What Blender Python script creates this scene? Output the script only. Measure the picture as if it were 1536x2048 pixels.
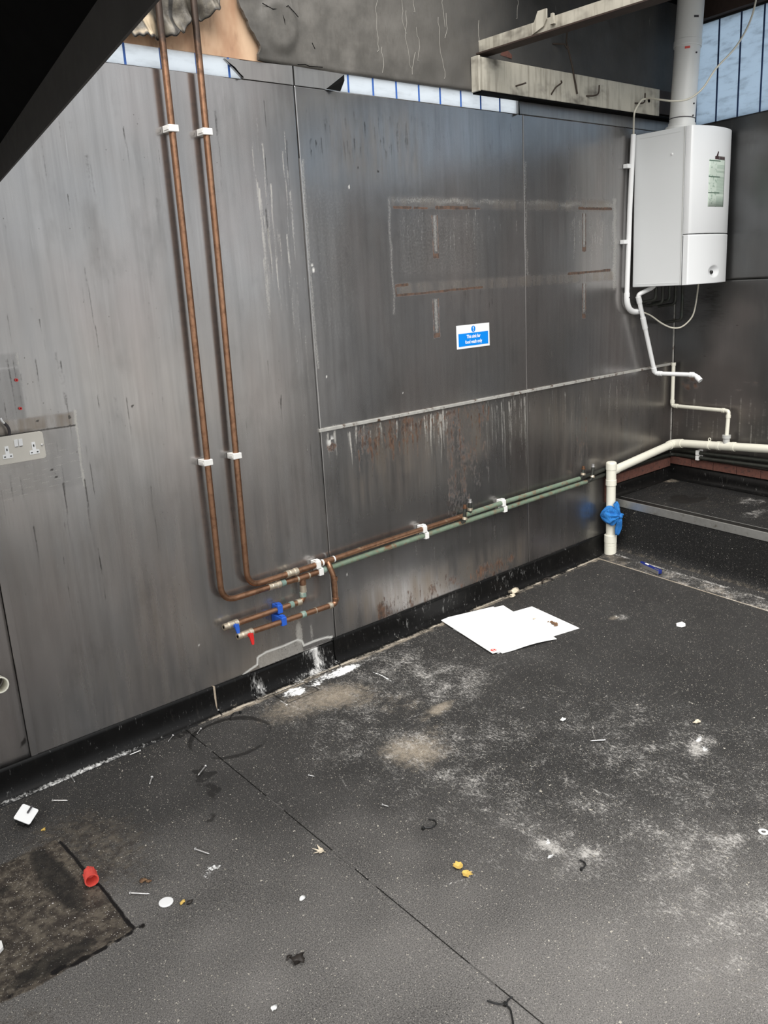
import bpy, bmesh, math, random
import numpy as np
from mathutils import Vector, Matrix

for o in list(bpy.data.objects):
    bpy.data.objects.remove(o)
SC = bpy.context.scene
COL = SC.collection

# ------------------------------------------------------------------ camera
# World: x runs along the steel-clad wall towards the far corner, y points into that wall
# (wall face at y = 0, the room at y < 0), z is up, the floor is at z = 0.  Metres.
cam_d = bpy.data.cameras.new('camera')
cam = bpy.data.objects.new('camera', cam_d)
COL.objects.link(cam)
cam_d.sensor_fit = 'VERTICAL'
cam_d.sensor_height = 24.0
cam_d.lens = 24.0 * 1719.2 / 2048.0
cam_d.clip_start = 0.02
R_ = ((0.7458407, -0.66375749, -0.05610393), (-0.21078552, -0.15527558, -0.96512121), (0.63189487, 0.73165257, -0.25572132))
cam.matrix_world = Matrix(((R_[0][0], -R_[1][0], -R_[2][0], 0.0), (R_[0][1], -R_[1][1], -R_[2][1], -2.640),
                           (R_[0][2], -R_[1][2], -R_[2][2], 1.5), (0, 0, 0, 1)))
SC.camera = cam

# ------------------------------------------------------------------ daylight
world = bpy.data.worlds.new('overcast_sky')
SC.world = world
world.use_nodes = True
bg = world.node_tree.nodes['Background']
bg.inputs['Color'].default_value = (0.93, 0.97, 1.0, 1)
bg.inputs['Strength'].default_value = 0.50
sun_d = bpy.data.lights.new('sun', 'SUN')
sun_d.energy = 2.6
sun_d.angle = math.radians(70)
sun_d.color = (1.0, 0.97, 0.93)
sun = bpy.data.objects.new('sun', sun_d)
COL.objects.link(sun)
sun.rotation_euler = Vector((0.50, 0.55, -1.0)).to_track_quat('-Z', 'Y').to_euler()
sun.location = (-3, -5, 8)
SC.view_settings.view_transform = 'Standard'
SC.view_settings.look = 'None'
SC.view_settings.gamma = 1.0
SC.view_settings.use_curve_mapping = False
SC.view_settings.exposure = 1.05

rng = np.random.default_rng(7)
random.seed(7)

# ------------------------------------------------------------------ material helpers
class NT:
    def __init__(s, name):
        s.mat = bpy.data.materials.new(name)
        s.mat.use_nodes = True
        s.t = s.mat.node_tree
        s.b = s.t.nodes['Principled BSDF']
        s.out = s.t.nodes['Material Output']
        s._pos = None
    def new(s, kind, **kw):
        n = s.t.nodes.new(kind)
        for k, v in kw.items():
            setattr(n, k, v)
        return n
    def put(s, sock, v):
        if hasattr(v, 'is_output'):
            s.t.links.new(v, sock)
        elif isinstance(v, (tuple, list)) and len(v) == 3 and sock.type == 'RGBA':
            sock.default_value = (*v, 1)
        else:
            sock.default_value = v
    def pos(s):
        if s._pos is None:
            s._pos = s.new('ShaderNodeNewGeometry').outputs['Position']
        return s._pos
    def scaled(s, sc):
        m = s.new('ShaderNodeMapping')
        s.t.links.new(s.pos(), m.inputs['Vector'])
        m.inputs['Scale'].default_value = sc if isinstance(sc, tuple) else (sc, sc, sc)
        return m.outputs[0]
    def noise(s, sc, detail=3, rough=0.55, dist=0.0):
        n = s.new('ShaderNodeTexNoise')
        s.t.links.new(s.scaled(sc), n.inputs['Vector'])
        n.inputs['Scale'].default_value = 1
        n.inputs['Detail'].default_value = detail
        n.inputs['Roughness'].default_value = rough
        n.inputs['Distortion'].default_value = dist
        return n.outputs['Fac']
    def voronoi(s, sc, out='Distance', warp=0.0):
        n = s.new('ShaderNodeTexVoronoi')
        v = s.scaled(sc)
        if warp:                                # ragged outlines
            w = s.new('ShaderNodeTexNoise')
            s.t.links.new(v, w.inputs['Vector'])
            w.inputs['Scale'].default_value = 3.5
            w.inputs['Detail'].default_value = 2
            k = s.new('ShaderNodeVectorMath', operation='MULTIPLY_ADD')
            s.t.links.new(w.outputs['Color'], k.inputs[0])
            k.inputs[1].default_value = (warp,) * 3
            s.t.links.new(v, k.inputs[2])
            v = k.outputs[0]
        s.t.links.new(v, n.inputs['Vector'])
        n.inputs['Scale'].default_value = 1
        return n.outputs[out], n.outputs['Color']
    def m(s, op, a, b=None, c=None, clamp=False):
        n = s.new('ShaderNodeMath', operation=op)
        n.use_clamp = clamp
        s.put(n.inputs[0], a)
        if b is not None: s.put(n.inputs[1], b)
        if c is not None: s.put(n.inputs[2], c)
        return n.outputs[0]
    def ss(s, v, lo, hi):                       # smooth step
        n = s.new('ShaderNodeMapRange', interpolation_type='SMOOTHSTEP')
        s.put(n.inputs['Value'], v)
        n.inputs['From Min'].default_value = lo
        n.inputs['From Max'].default_value = hi
        return n.outputs[0]
    def mix(s, f, a, b):
        n = s.new('ShaderNodeMix', data_type='RGBA')
        s.put(n.inputs[0], f); s.put(n.inputs[6], a); s.put(n.inputs[7], b)
        return n.outputs[2]
    def mixf(s, f, a, b):
        n = s.new('ShaderNodeMix', data_type='FLOAT')
        s.put(n.inputs[0], f); s.put(n.inputs[2], a); s.put(n.inputs[3], b)
        return n.outputs[0]
    def attr(s, name):
        n = s.new('ShaderNodeAttribute', attribute_name=name)
        p = s.new('ShaderNodeSeparateColor')
        s.t.links.new(n.outputs['Color'], p.inputs[0])
        return p.outputs[0], p.outputs[1], p.outputs[2]
    def sep(s):
        p = s.new('ShaderNodeSeparateXYZ')
        s.t.links.new(s.pos(), p.inputs[0])
        return p.outputs
    def bump(s, h, strength=0.3, dist=0.002):
        n = s.new('ShaderNodeBump')
        s.put(n.inputs['Height'], h)
        n.inputs['Strength'].default_value = strength
        n.inputs['Distance'].default_value = dist
        s.t.links.new(n.outputs[0], s.b.inputs['Normal'])
    def fin(s, color=None, rough=None, metal=None, **kw):
        if color is not None: s.put(s.b.inputs['Base Color'], color)
        if rough is not None: s.put(s.b.inputs['Roughness'], rough)
        if metal is not None: s.put(s.b.inputs['Metallic'], metal)
        for k, v in kw.items():
            s.put(s.b.inputs[k.replace('_', ' ')], v)
        return s.mat

def plain(name, col, rough=0.5, metal=0.0, var=0.12, sc=25.0, dirt=None, dirt_lo=0.55, dirt_hi=0.8, spec=0.5):
    """A paint/plastic/metal with a little procedural unevenness, and optional dirt blotches."""
    n = NT(name)
    f = n.noise(sc, 3)
    c = n.mix(f, tuple(x * (1 - var) for x in col), tuple(min(1, x * (1 + var)) for x in col))
    if dirt:
        c = n.mix(n.ss(n.noise(sc * 0.8 + 3, 5, 0.65), dirt_lo, dirt_hi), c, dirt)
    r = n.mixf(n.noise(sc * 1.7, 2), max(0.03, rough - 0.07), min(1, rough + 0.07))
    return n.fin(c, r, metal, **{'Specular IOR Level': spec})

M = {}
def steel_material(name, low, high, streaky=1.0, rough=0.36):
    n = NT(name)
    big = n.noise((1.7, 1.7, 1.1), 4, 0.6)
    brush = n.noise((260, 1, 5), 2, 0.5)
    drip = n.noise((38, 1, 1.6), 4, 0.6)
    drip2 = n.noise((90, 1, 4.0), 3, 0.6)
    fine = n.noise((140, 1, 120), 3, 0.7)
    rust, light, dark = n.attr('marks')
    tan, spot, x_ = n.attr('marks_b')
    c = n.mix(n.ss(big, 0.3, 0.72), low, high)
    c = n.mix(n.m('MULTIPLY', n.ss(drip, 0.35, 0.75), 0.35 * streaky), c, tuple(v * 0.55 for v in low))
    c = n.mix(n.m('MULTIPLY', n.ss(drip2, 0.62, 0.80), 0.30 * streaky), c, tuple(min(1, v * 1.5) for v in high))
    c = n.mix(n.m('MULTIPLY', brush, 0.25), c, tuple(v * 0.6 for v in low))
    hue = n.noise((2.6, 1, 1.2), 3, 0.6)
    c = n.mix(n.m('MULTIPLY', n.ss(hue, 0.45, 0.7), 0.30), c, (0.47, 0.405, 0.385))
    c = n.mix(n.m('MULTIPLY', n.ss(hue, 0.55, 0.32), 0.25), c, (0.38, 0.40, 0.43))
    # faint smudges and rubbed patches
    sm = n.noise((7, 1, 3.2), 5, 0.65)
    c = n.mix(n.m('MULTIPLY', n.ss(sm, 0.52, 0.72), 0.30 * streaky), c, tuple(v * 0.45 for v in low))
    # greasy film, also carrying dark reflections painted into the sheets
    film_dim = n.m('MULTIPLY', x_, n.mixf(n.ss(n.noise((3.0, 1, 1.5), 4, 0.6), 0.3, 0.7), 0.6, 1.0))
    c = n.mix(n.m('MULTIPLY', film_dim, 0.74), c, (0.043, 0.039, 0.034))
    # brown tannin film
    tn = n.m('MULTIPLY', tan, n.ss(n.noise((22, 1, 3.0), 4, 0.6), 0.25, 0.7))
    c = n.mix(n.m('MULTIPLY', tn, 0.8), c, (0.20, 0.155, 0.11))
    # pale limescale runs
    lt = n.ss(n.m('ADD', light, n.m('MULTIPLY', n.m('SUBTRACT', fine, 0.5), 0.6)), 0.12, 0.72)
    c = n.mix(n.m('MULTIPLY', lt, 0.75), c, (0.58, 0.56, 0.51))
    # dark greasy runs, and the shade painted below the boiler
    dk = n.ss(n.m('ADD', dark, n.m('MULTIPLY', n.m('SUBTRACT', fine, 0.5), 0.7)), 0.2, 0.75)
    c = n.mix(n.m('MULTIPLY', dk, 0.85), c, (0.05, 0.046, 0.043))
    # rust
    rs = n.ss(n.m('ADD', rust, n.m('MULTIPLY', n.m('SUBTRACT', n.noise((85, 1, 38), 5, 0.72), 0.5), 1.5)), 0.24, 0.60)
    rc = n.mix(n.ss(n.noise((50, 1, 30), 4, 0.7), 0.35, 0.65), (0.022, 0.010, 0.006), (0.115, 0.055, 0.028))
    c = n.mix(n.m('MULTIPLY', rs, 0.9), c, rc)
    # tiny specks and pin holes
    vd, vc = n.voronoi((55, 1, 42))
    sp = n.m('MULTIPLY', n.m('LESS_THAN', vd, 0.07), n.m('GREATER_THAN', n.noise((9, 1, 9), 2), 0.57))
    c = n.mix(n.m('MULTIPLY', sp, 0.8), c, (0.06, 0.05, 0.045))
    c = n.mix(spot, c, (0.72, 0.71, 0.67))
    nonmetal = n.m('MAXIMUM', n.m('MAXIMUM', n.m('MULTIPLY', rs, 0.95), n.m('MULTIPLY', lt, 0.6)), n.m('MAXIMUM', spot, n.m('MULTIPLY', tn, 0.4)))
    met = n.m('SUBTRACT', 0.90, n.m('MULTIPLY', nonmetal, 0.88), clamp=True)
    r = n.m('ADD', n.mixf(n.noise((14, 1, 1.3), 4, 0.6), rough - 0.07, rough + 0.10), n.m('ADD', n.m('MULTIPLY', nonmetal, 0.35), n.m('MULTIPLY', film_dim, 0.16)), clamp=True)
    return n.fin(c, r, met)
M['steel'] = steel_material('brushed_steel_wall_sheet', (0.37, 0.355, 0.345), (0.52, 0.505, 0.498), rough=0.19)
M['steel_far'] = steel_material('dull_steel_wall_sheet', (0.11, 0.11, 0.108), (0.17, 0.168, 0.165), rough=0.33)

def dark_gap():
    return plain('black_gap', (0.008, 0.008, 0.008), 0.9)
M['gap'] = dark_gap()
M['vinyl_black'] = plain('black_cove_vinyl', (0.0085, 0.0083, 0.008), 0.36, 0, 0.25, 30, (0.10, 0.095, 0.085), 0.66, 0.9, 0.35)

def skirting_material():
    n = NT('black_coved_skirting')
    chalk, tan, x = n.attr('marks')  # chalk also holds the painted cove highlight
    f = n.noise((75, 75, 22), 5, 0.75, 0.8)
    c = n.mix(n.noise(20, 3), (0.003, 0.003, 0.003), (0.009, 0.0087, 0.0085))
    c = n.mix(n.m('MULTIPLY', n.ss(n.noise((40, 40, 9), 5, 0.7), 0.58, 0.85), 0.4), c, (0.10, 0.092, 0.08))
    k = n.ss(n.m('ADD', chalk, n.m('MULTIPLY', n.m('SUBTRACT', f, 0.5), 2.4)), 0.25, 1.1)
    c = n.mix(k, c, (0.72, 0.71, 0.69))
    t = n.ss(n.m('ADD', tan, n.m('MULTIPLY', n.m('SUBTRACT', f, 0.5), 1.1)), 0.25, 0.85)
    c = n.mix(t, c, (0.42, 0.37, 0.30))
    return n.fin(c, n.mixf(n.m('MAXIMUM', k, t), 0.36, 0.85), 0, **{'Specular IOR Level': 0.16})
M['skirting'] = skirting_material()

def floor_material(name, base_lo, base_hi, crumbs=1.0):
    n = NT(name)
    chalk, tan, wet = n.attr('marks')
    grime, white, crack = n.attr('marks_b')
    worn_lit, w2_, w3_ = n.attr('marks_c')
    big = n.noise(2.2, 4, 0.6)
    fleck = n.noise(380, 3, 0.8)
    mid = n.noise(46, 5, 0.72)
    fibre = n.noise((150, 60, 60), 4, 0.75, 1.2)
    c = n.mix(n.ss(big, 0.3, 0.7), base_lo, base_hi)
    c = n.mix(n.m('MULTIPLY', n.ss(fleck, 0.48, 0.70), 0.85), c, tuple(v * 3.4 for v in base_hi))
    c = n.mix(n.m('MULTIPLY', n.ss(fleck, 0.30, 0.46), 0.0), c, (0, 0, 0))
    # pale grit of the tread, plus brighter near-floor light painted in
    wf = n.ss(n.m('ADD', n.m('MULTIPLY', worn_lit, 0.75), n.m('MULTIPLY', n.m('SUBTRACT', n.noise(300, 3, 0.8), 0.5), 2.0)), 0.02, 1.05)
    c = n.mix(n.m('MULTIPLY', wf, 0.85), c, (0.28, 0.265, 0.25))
    # brown sticky grime
    gr = n.ss(n.m('ADD', grime, n.m('MULTIPLY', n.m('SUBTRACT', mid, 0.5), 0.9)), 0.25, 0.75)
    gcol = n.mix(n.ss(n.noise(30, 5, 0.7), 0.4, 0.65), (0.030, 0.023, 0.018), (0.125, 0.105, 0.080))
    c = n.mix(n.m('MULTIPLY', gr, 0.9), c, gcol)
    # tan mud film
    tm = n.m('MULTIPLY', n.ss(n.m('ADD', tan, n.m('MULTIPLY', n.m('SUBTRACT', mid, 0.5), 1.2)), 0.2, 1.0), n.ss(fleck, 0.2, 0.65))
    c = n.mix(tm, c, (0.36, 0.305, 0.235))
    # scuffed plaster dust, in specks and short smears
    ck = n.m('MULTIPLY', n.ss(n.m('ADD', chalk, n.m('MULTIPLY', n.m('SUBTRACT', fibre, 0.5), 2.2)), 0.34, 0.88), n.ss(n.noise(160, 3, 0.7), 0.25, 0.50))
    flake = n.noise(62, 7, 0.82)
    ck2 = n.ss(n.m('ADD', n.m('MULTIPLY', chalk, 0.75), n.m('MULTIPLY', n.m('SUBTRACT', flake, 0.5), 2.5)), 0.40, 0.66)
    ck = n.m('MAXIMUM', n.m('MULTIPLY', ck, 0.85), ck2)
    c = n.mix(n.m('MULTIPLY', ck, 0.80), c, (0.52, 0.50, 0.47))
    # loose white crumbs all over
    for sc, rad, thr in ((95, 0.12, 0.58), (44, 0.085, 0.66), (170, 0.14, 0.52), (300, 0.18, 0.48)):
        d, col = n.voronoi(sc, warp=0.55)
        rr = n.new('ShaderNodeSeparateColor'); n.t.links.new(col, rr.inputs[0])
        k = n.m('MULTIPLY', n.m('LESS_THAN', d, n.m('MULTIPLY', n.m('POWER', rr.outputs[0], 1.6), rad * 1.8 * crumbs)), n.m('GREATER_THAN', n.m('ADD', rr.outputs[1], n.m('MULTIPLY', n.noise(3.1, 2), 0.25)), thr + 0.30))
        c = n.mix(k, c, n.mix(rr.outputs[2], (0.42, 0.38, 0.30), (0.62, 0.60, 0.58)))
    # damp stains
    wt = n.ss(n.m('ADD', wet, n.m('MULTIPLY', n.m('SUBTRACT', mid, 0.5), 0.9)), 0.3, 0.6)
    c = n.mix(n.m('MULTIPLY', wt, 0.75), c, (0.010, 0.0095, 0.009))
    ws = n.ss(n.m('ADD', white, n.m('MULTIPLY', n.m('SUBTRACT', n.noise(75, 5, 0.75), 0.5), 2.0)), 0.45, 0.75)
    c = n.mix(ws, c, (0.86, 0.86, 0.85))
    c = n.mix(n.ss(n.m('ADD', crack, n.m('MULTIPLY', n.m('SUBTRACT', mid, 0.5), 0.6)), 0.35, 0.7), c, (0.006, 0.005, 0.005))
    r = n.mixf(fleck, 0.48, 0.72)
    r = n.mixf(n.m('MULTIPLY', wt, 0.7), r, 0.30)
    r = n.mixf(n.m('MULTIPLY', gr, 0.75), r, 0.40)
    r = n.mixf(n.m('MAXIMUM', n.m('MAXIMUM', ck, tm), ws), r, 0.95)
    h = n.m('ADD', n.m('MULTIPLY', fleck, 0.5), n.m('MULTIPLY', n.m('MULTIPLY', n.noise(34, 5, 0.7), gr), 3.0))
    n.bump(h, 0.45, 0.0025)
    return n.fin(c, r, 0.0, **{'Specular IOR Level': 0.22})
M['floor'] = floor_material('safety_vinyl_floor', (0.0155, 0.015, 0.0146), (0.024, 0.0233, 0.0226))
M['floor_dark'] = floor_material('black_safety_vinyl', (0.006, 0.006, 0.006), (0.010, 0.010, 0.010), 0.8)

def copper(name, green, soot):
    n = NT(name)
    f = n.noise((45, 45, 45), 4, 0.65)
    c = n.mix(n.noise(14, 3), (0.27, 0.140, 0.080), (0.42, 0.235, 0.145))
    c = n.mix(n.m('MULTIPLY', n.ss(f, 0.42, 0.72), 0.65), c, (0.13, 0.070, 0.042))
    g = n.m('MULTIPLY', n.ss(n.noise((24, 24, 24), 5, 0.7), 0.75 - green, 0.95 - green), 1.0)
    c = n.mix(g, c, n.mix(f, (0.075, 0.115, 0.075), (0.21, 0.265, 0.195)))
    met = n.m('SUBTRACT', 0.9, n.m('MULTIPLY', g, 0.85))
    if soot:
        z = n.sep()[2]
        s = n.m('MULTIPLY', n.ss(n.m('ADD', z, n.m('MULTIPLY', f, 0.15)), soot, soot + 0.12), 0.88)
        c = n.mix(s, c, (0.035, 0.03, 0.027))
        met = n.m('MULTIPLY', met, n.m('SUBTRACT', 1.0, n.m('MULTIPLY', s, 0.5)))
    return n.fin(c, n.mixf(g, n.mixf(f, 0.30, 0.48), 0.85), met)
M['copper'] = copper('aged_copper', 0.0, 2.24)
M['copper_green'] = copper('verdigris_copper', 0.45, None)
M['copper_mid'] = copper('tarnished_copper', 0.20, None)
M['copper_dark'] = plain('blackened_copper', (0.050, 0.052, 0.045), 0.5, 0.6, 0.4, 40, (0.05, 0.085, 0.07))
M['teal'] = plain('verdigris_crust', (0.17, 0.25, 0.215), 0.9, 0, 0.35, 70, (0.40, 0.42, 0.35), 0.45, 0.7)
M['brass'] = plain('dull_nickel_brass', (0.55, 0.47, 0.36), 0.42, 0.75, 0.2, 80, (0.70, 0.66, 0.56), 0.5, 0.7)
M['white_clip'] = plain('white_clip_plastic', (0.78, 0.77, 0.74), 0.45, 0, 0.08, 60, (0.45, 0.36, 0.26), 0.62, 0.85)
M['blue_plastic'] = plain('blue_plastic', (0.020, 0.105, 0.52), 0.42, 0, 0.15, 60)
M['red_plastic'] = plain('red_plastic', (0.62, 0.020, 0.018), 0.42, 0, 0.12, 60)
M['red_faded'] = plain('faded_red_plastic', (0.66, 0.075, 0.055), 0.5, 0, 0.15, 70, (0.75, 0.35, 0.28), 0.62, 0.8)
M['pvc'] = plain('white_plumbing_plastic', (0.78, 0.785, 0.78), 0.38, 0, 0.04, 12)
M['pvc_aged'] = plain('yellowed_waste_pipe_plastic', (0.72, 0.70, 0.60), 0.40, 0, 0.07, 14, (0.50, 0.42, 0.28), 0.62, 0.86)
M['pvc_grey'] = plain('grey_plumbing_plastic', (0.44, 0.44, 0.42), 0.5)
M['enamel'] = plain('white_boiler_enamel', (0.76, 0.77, 0.775), 0.32, 0, 0.015, 6)
M['enamel_side'] = plain('white_boiler_side_sheet', (0.70, 0.715, 0.715), 0.38, 0, 0.015, 6)
M['flue'] = plain('white_flue_coating', (0.70, 0.70, 0.68), 0.34, 0, 0.05, 10, (0.42, 0.40, 0.34), 0.66, 0.9)
M['black_plastic'] = plain('black_plastic', (0.010, 0.010, 0.010), 0.38, 0, 0.2, 60)
M['dark_grey'] = plain('dark_grey_plastic', (0.05, 0.045, 0.05), 0.5, 0, 0.2, 60)
M['white_plastic'] = plain('bright_white_plastic', (0.84, 0.84, 0.84), 0.35, 0, 0.02, 20)
M['socket_plate'] = plain('cream_grey_metal_plate', (0.56, 0.53, 0.475), 0.35, 0.0, 0.05, 20)
M['paper'] = plain('white_board', (0.88, 0.88, 0.87), 0.6, 0, 0.015, 10)
M['alu'] = plain('dirty_aluminium', (0.52, 0.52, 0.50), 0.40, 0.85, 0.15, 40, (0.28, 0.26, 0.22), 0.55, 0.8)
M['zinc'] = plain('zinc_plated_steel', (0.62, 0.61, 0.60), 0.33, 0.85, 0.1, 100)
M['rusty_wire'] = plain('sooty_rusty_wire', (0.040, 0.028, 0.020), 0.75, 0.2, 0.3, 100)
M['cable'] = plain('dirty_white_cable', (0.62, 0.59, 0.50), 0.5, 0, 0.08, 30)
M['brick'] = plain('sooty_red_brick', (0.115, 0.045, 0.032), 0.85, 0, 0.4, 60, (0.03, 0.022, 0.02), 0.5, 0.75)
M['soot_wood'] = plain('sooty_brown_timber', (0.035, 0.020, 0.014), 0.8, 0, 0.35, 30)
M['yellow_leaf'] = plain('yellow_dead_leaf', (0.62, 0.42, 0.10), 0.7, 0, 0.25, 120, (0.40, 0.24, 0.06), 0.5, 0.75)
M['pale_leaf'] = plain('pale_dead_leaf', (0.60, 0.52, 0.40), 0.75, 0, 0.2, 120)
M['brown_bit'] = plain('brown_crumb', (0.12, 0.062, 0.030), 0.8, 0, 0.5, 150, (0.35, 0.22, 0.12), 0.5, 0.7)
M['dark_bit'] = plain('dark_crumb', (0.018, 0.013, 0.010), 0.6, 0, 0.5, 150)
M['white_chip'] = plain('white_plaster_chip', (0.80, 0.80, 0.78), 0.8, 0, 0.06, 100)
M['knife_blue'] = plain('dark_blue_paint', (0.012, 0.022, 0.16), 0.3, 0, 0.15, 90)

def upper_lining_material():
    n = NT('sooty_wall_lining')
    x, y, z = n.sep()
    f = n.noise((5, 5, 5), 5, 0.65)
    g = n.noise((60, 60, 18), 4, 0.65)
    c = n.mix(n.ss(f, 0.3, 0.7), (0.085, 0.079, 0.070), (0.175, 0.163, 0.146))
    # smoke blackening, heavier towards the far corner and under the old roof
    soot = n.ss(n.m('ADD', x, n.m('MULTIPLY', n.m('SUBTRACT', f, 0.5), 1.3)), 2.3, 3.3)
    c = n.mix(n.m('MULTIPLY', soot, 0.84), c, (0.030, 0.029, 0.028))
    c = n.mix(n.m('MULTIPLY', n.ss(g, 0.5, 0.8), 0.4), c, (0.08, 0.07, 0.06))
    vd = n.noise((26, 26, 2.2), 4, 0.6, 0.6)
    c = n.mix(n.m('MULTIPLY', n.ss(vd, 0.66, 0.74), 0.45), c, (0.45, 0.43, 0.39))
    n.bump(n.m('ADD', f, n.m('MULTIPLY', g, 0.3)), 0.4, 0.006)
    return n.fin(c, n.mixf(g, 0.45, 0.7), 0.0)
M['lining'] = upper_lining_material()
def bare_board_material():
    n = NT('bare_orange_board')
    f = n.noise((9, 9, 4), 4, 0.6)
    c = n.mix(n.ss(f, 0.3, 0.7), (0.46, 0.26, 0.155), (0.68, 0.47, 0.31))
    c = n.mix(n.m('MULTIPLY', n.ss(n.noise((25, 25, 7), 5, 0.7), 0.5, 0.8), 0.6), c, (0.24, 0.13, 0.08))
    return n.fin(c, 0.8, 0)
M['bare_board'] = bare_board_material()
def melted_material():
    n = NT('melted_smoky_lining')
    f = n.noise((16, 16, 16), 5, 0.65)
    c = n.mix(n.ss(f, 0.3, 0.68), (0.045, 0.038, 0.030), (0.20, 0.178, 0.140))
    rust, lt, dk = n.attr('marks')
    c = n.mix(n.m('MULTIPLY', n.ss(n.m('ADD', dk, n.m('MULTIPLY', n.m('SUBTRACT', f, 0.5), 0.8)), 0.3, 0.9), 0.95), c, (0.012, 0.010, 0.008))
    c = n.mix(n.m('MULTIPLY', lt, 0.85), c, (0.60, 0.48, 0.33))
    n.bump(f, 0.5, 0.006)
    return n.fin(c, 0.5, 0)
M['melted'] = melted_material()
def beam_material():
    n = NT('smoke_stained_cream_trunking')
    x, y, z = n.sep()
    c = n.mix(n.noise(9, 4, 0.6), (0.36, 0.335, 0.275), (0.55, 0.52, 0.44))
    c = n.mix(n.m('MULTIPLY', n.ss(n.noise((34, 34, 3), 4, 0.65), 0.45, 0.7), 0.6), c, (0.14, 0.12, 0.09))
    c = n.mix(n.m('MULTIPLY', n.ss(n.noise((4, 4, 6), 4, 0.65), 0.5, 0.72), 0.8), c, (0.055, 0.045, 0.035))
    c = n.mix(n.m('MULTIPLY', n.ss(n.noise((50, 50, 6), 3, 0.6), 0.66, 0.76), 0.6), c, (0.58, 0.56, 0.50))
    return n.fin(c, 0.6, 0)
M['beam'] = beam_material()
M['soot_black'] = plain('soot_black_metal', (0.004, 0.004, 0.004), 0.95, 0, 0.35, 14, spec=0.05)
M['canopy'] = plain('dark_canopy_metal', (0.042, 0.040, 0.038), 0.6, 0.0, 0.25, 20)

def poly_material(name, col, dirt):
    n = NT(name)
    c = n.mix(n.m('MULTIPLY', n.ss(n.noise((10, 10, 40), 5, 0.7), 0.45, 0.8), dirt), col, tuple(v * 0.45 for v in col))
    tr = n.new('ShaderNodeBsdfTranslucent')
    n.put(tr.inputs['Color'], c)
    mx = n.new('ShaderNodeMixShader')
    n.put(n.b.inputs['Base Color'], c)
    n.b.inputs['Roughness'].default_value = 0.3
    mx.inputs[0].default_value = 0.92
    n.t.links.new(n.b.outputs[0], mx.inputs[1])
    n.t.links.new(tr.outputs[0], mx.inputs[2])
    n.t.links.new(mx.outputs[0], n.out.inputs['Surface'])
    return n.mat
M['poly'] = poly_material('translucent_roof_sheet', (0.93, 0.965, 1.0), 0.3)
M['poly_far'] = poly_material('dirty_translucent_sheet', (0.62, 0.71, 0.80), 0.6)
M['rib'] = plain('blue_sheet_rib', (0.035, 0.12, 0.42), 0.5)
M['rib_far'] = plain('dark_blue_sheet_rib', (0.015, 0.035, 0.10), 0.5)

def bag_material():
    n = NT('blue_polythene')
    c = n.mix(n.noise(40, 3), (0.008, 0.14, 0.50), (0.03, 0.27, 0.72))
    n.bump(n.noise((130, 130, 70), 5, 0.65, 1.0), 1.0, 0.010)
    return n.fin(c, 0.32, 0)
M['bag'] = bag_material()
M['sign_blue'] = plain('sign_blue_print', (0.0, 0.24, 0.80), 0.35, 0, 0.02)
M['sign_white'] = plain('sign_white_plastic', (0.86, 0.86, 0.86), 0.35, 0, 0.01)

def sticker_material():
    n = NT('pale_green_instruction_label')
    x, y, z = n.sep()
    right = n.m('GREATER_THAN', x, 4.258)
    rows = n.m('GREATER_THAN', n.m('SINE', n.m('MULTIPLY', z, 1150.0)), -0.1)
    blk = n.m('GREATER_THAN', n.noise((0.01, 0.01, 38), 1), 0.44)
    left = n.ss(n.noise((62, 62, 62), 3, 0.6), 0.54, 0.64)
    head = n.m('LESS_THAN', n.m('ABSOLUTE', n.m('SUBTRACT', n.m('FRACT', n.m('MULTIPLY', n.m('SUBTRACT', z, 1.78), 13.5)), 0.88)), 0.035)
    c = n.mix(n.m('MULTIPLY', n.m('MULTIPLY', right, rows), n.m('MULTIPLY', blk, 0.85)), (0.58, 0.66, 0.58), (0.28, 0.38, 0.31))
    c = n.mix(n.m('MULTIPLY', n.m('MULTIPLY', n.m('SUBTRACT', 1.0, right), left), 0.75), c, (0.20, 0.31, 0.24))
    c = n.mix(n.m('MULTIPLY', head, n.m('LESS_THAN', x, 4.29)), c, (0.10, 0.16, 0.12))
    return n.fin(c, 0.4, 0)
M['sticker'] = sticker_material()

# ------------------------------------------------------------------ object helpers
def setp(o, label=None, cat=None, group=None, kind=None):
    if label: o['label'] = label
    if cat: o['category'] = cat
    if group: o['group'] = group
    if kind: o['kind'] = kind
    return o

def thing(name, loc, label=None, cat=None, group=None, kind=None):
    o = bpy.data.objects.new(name, None)
    o.empty_display_size = 0.05
    o.location = loc
    COL.objects.link(o)
    return setp(o, label, cat, group, kind)

def root_loc(p):
    while p.parent: p = p.parent
    return p.location

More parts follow.
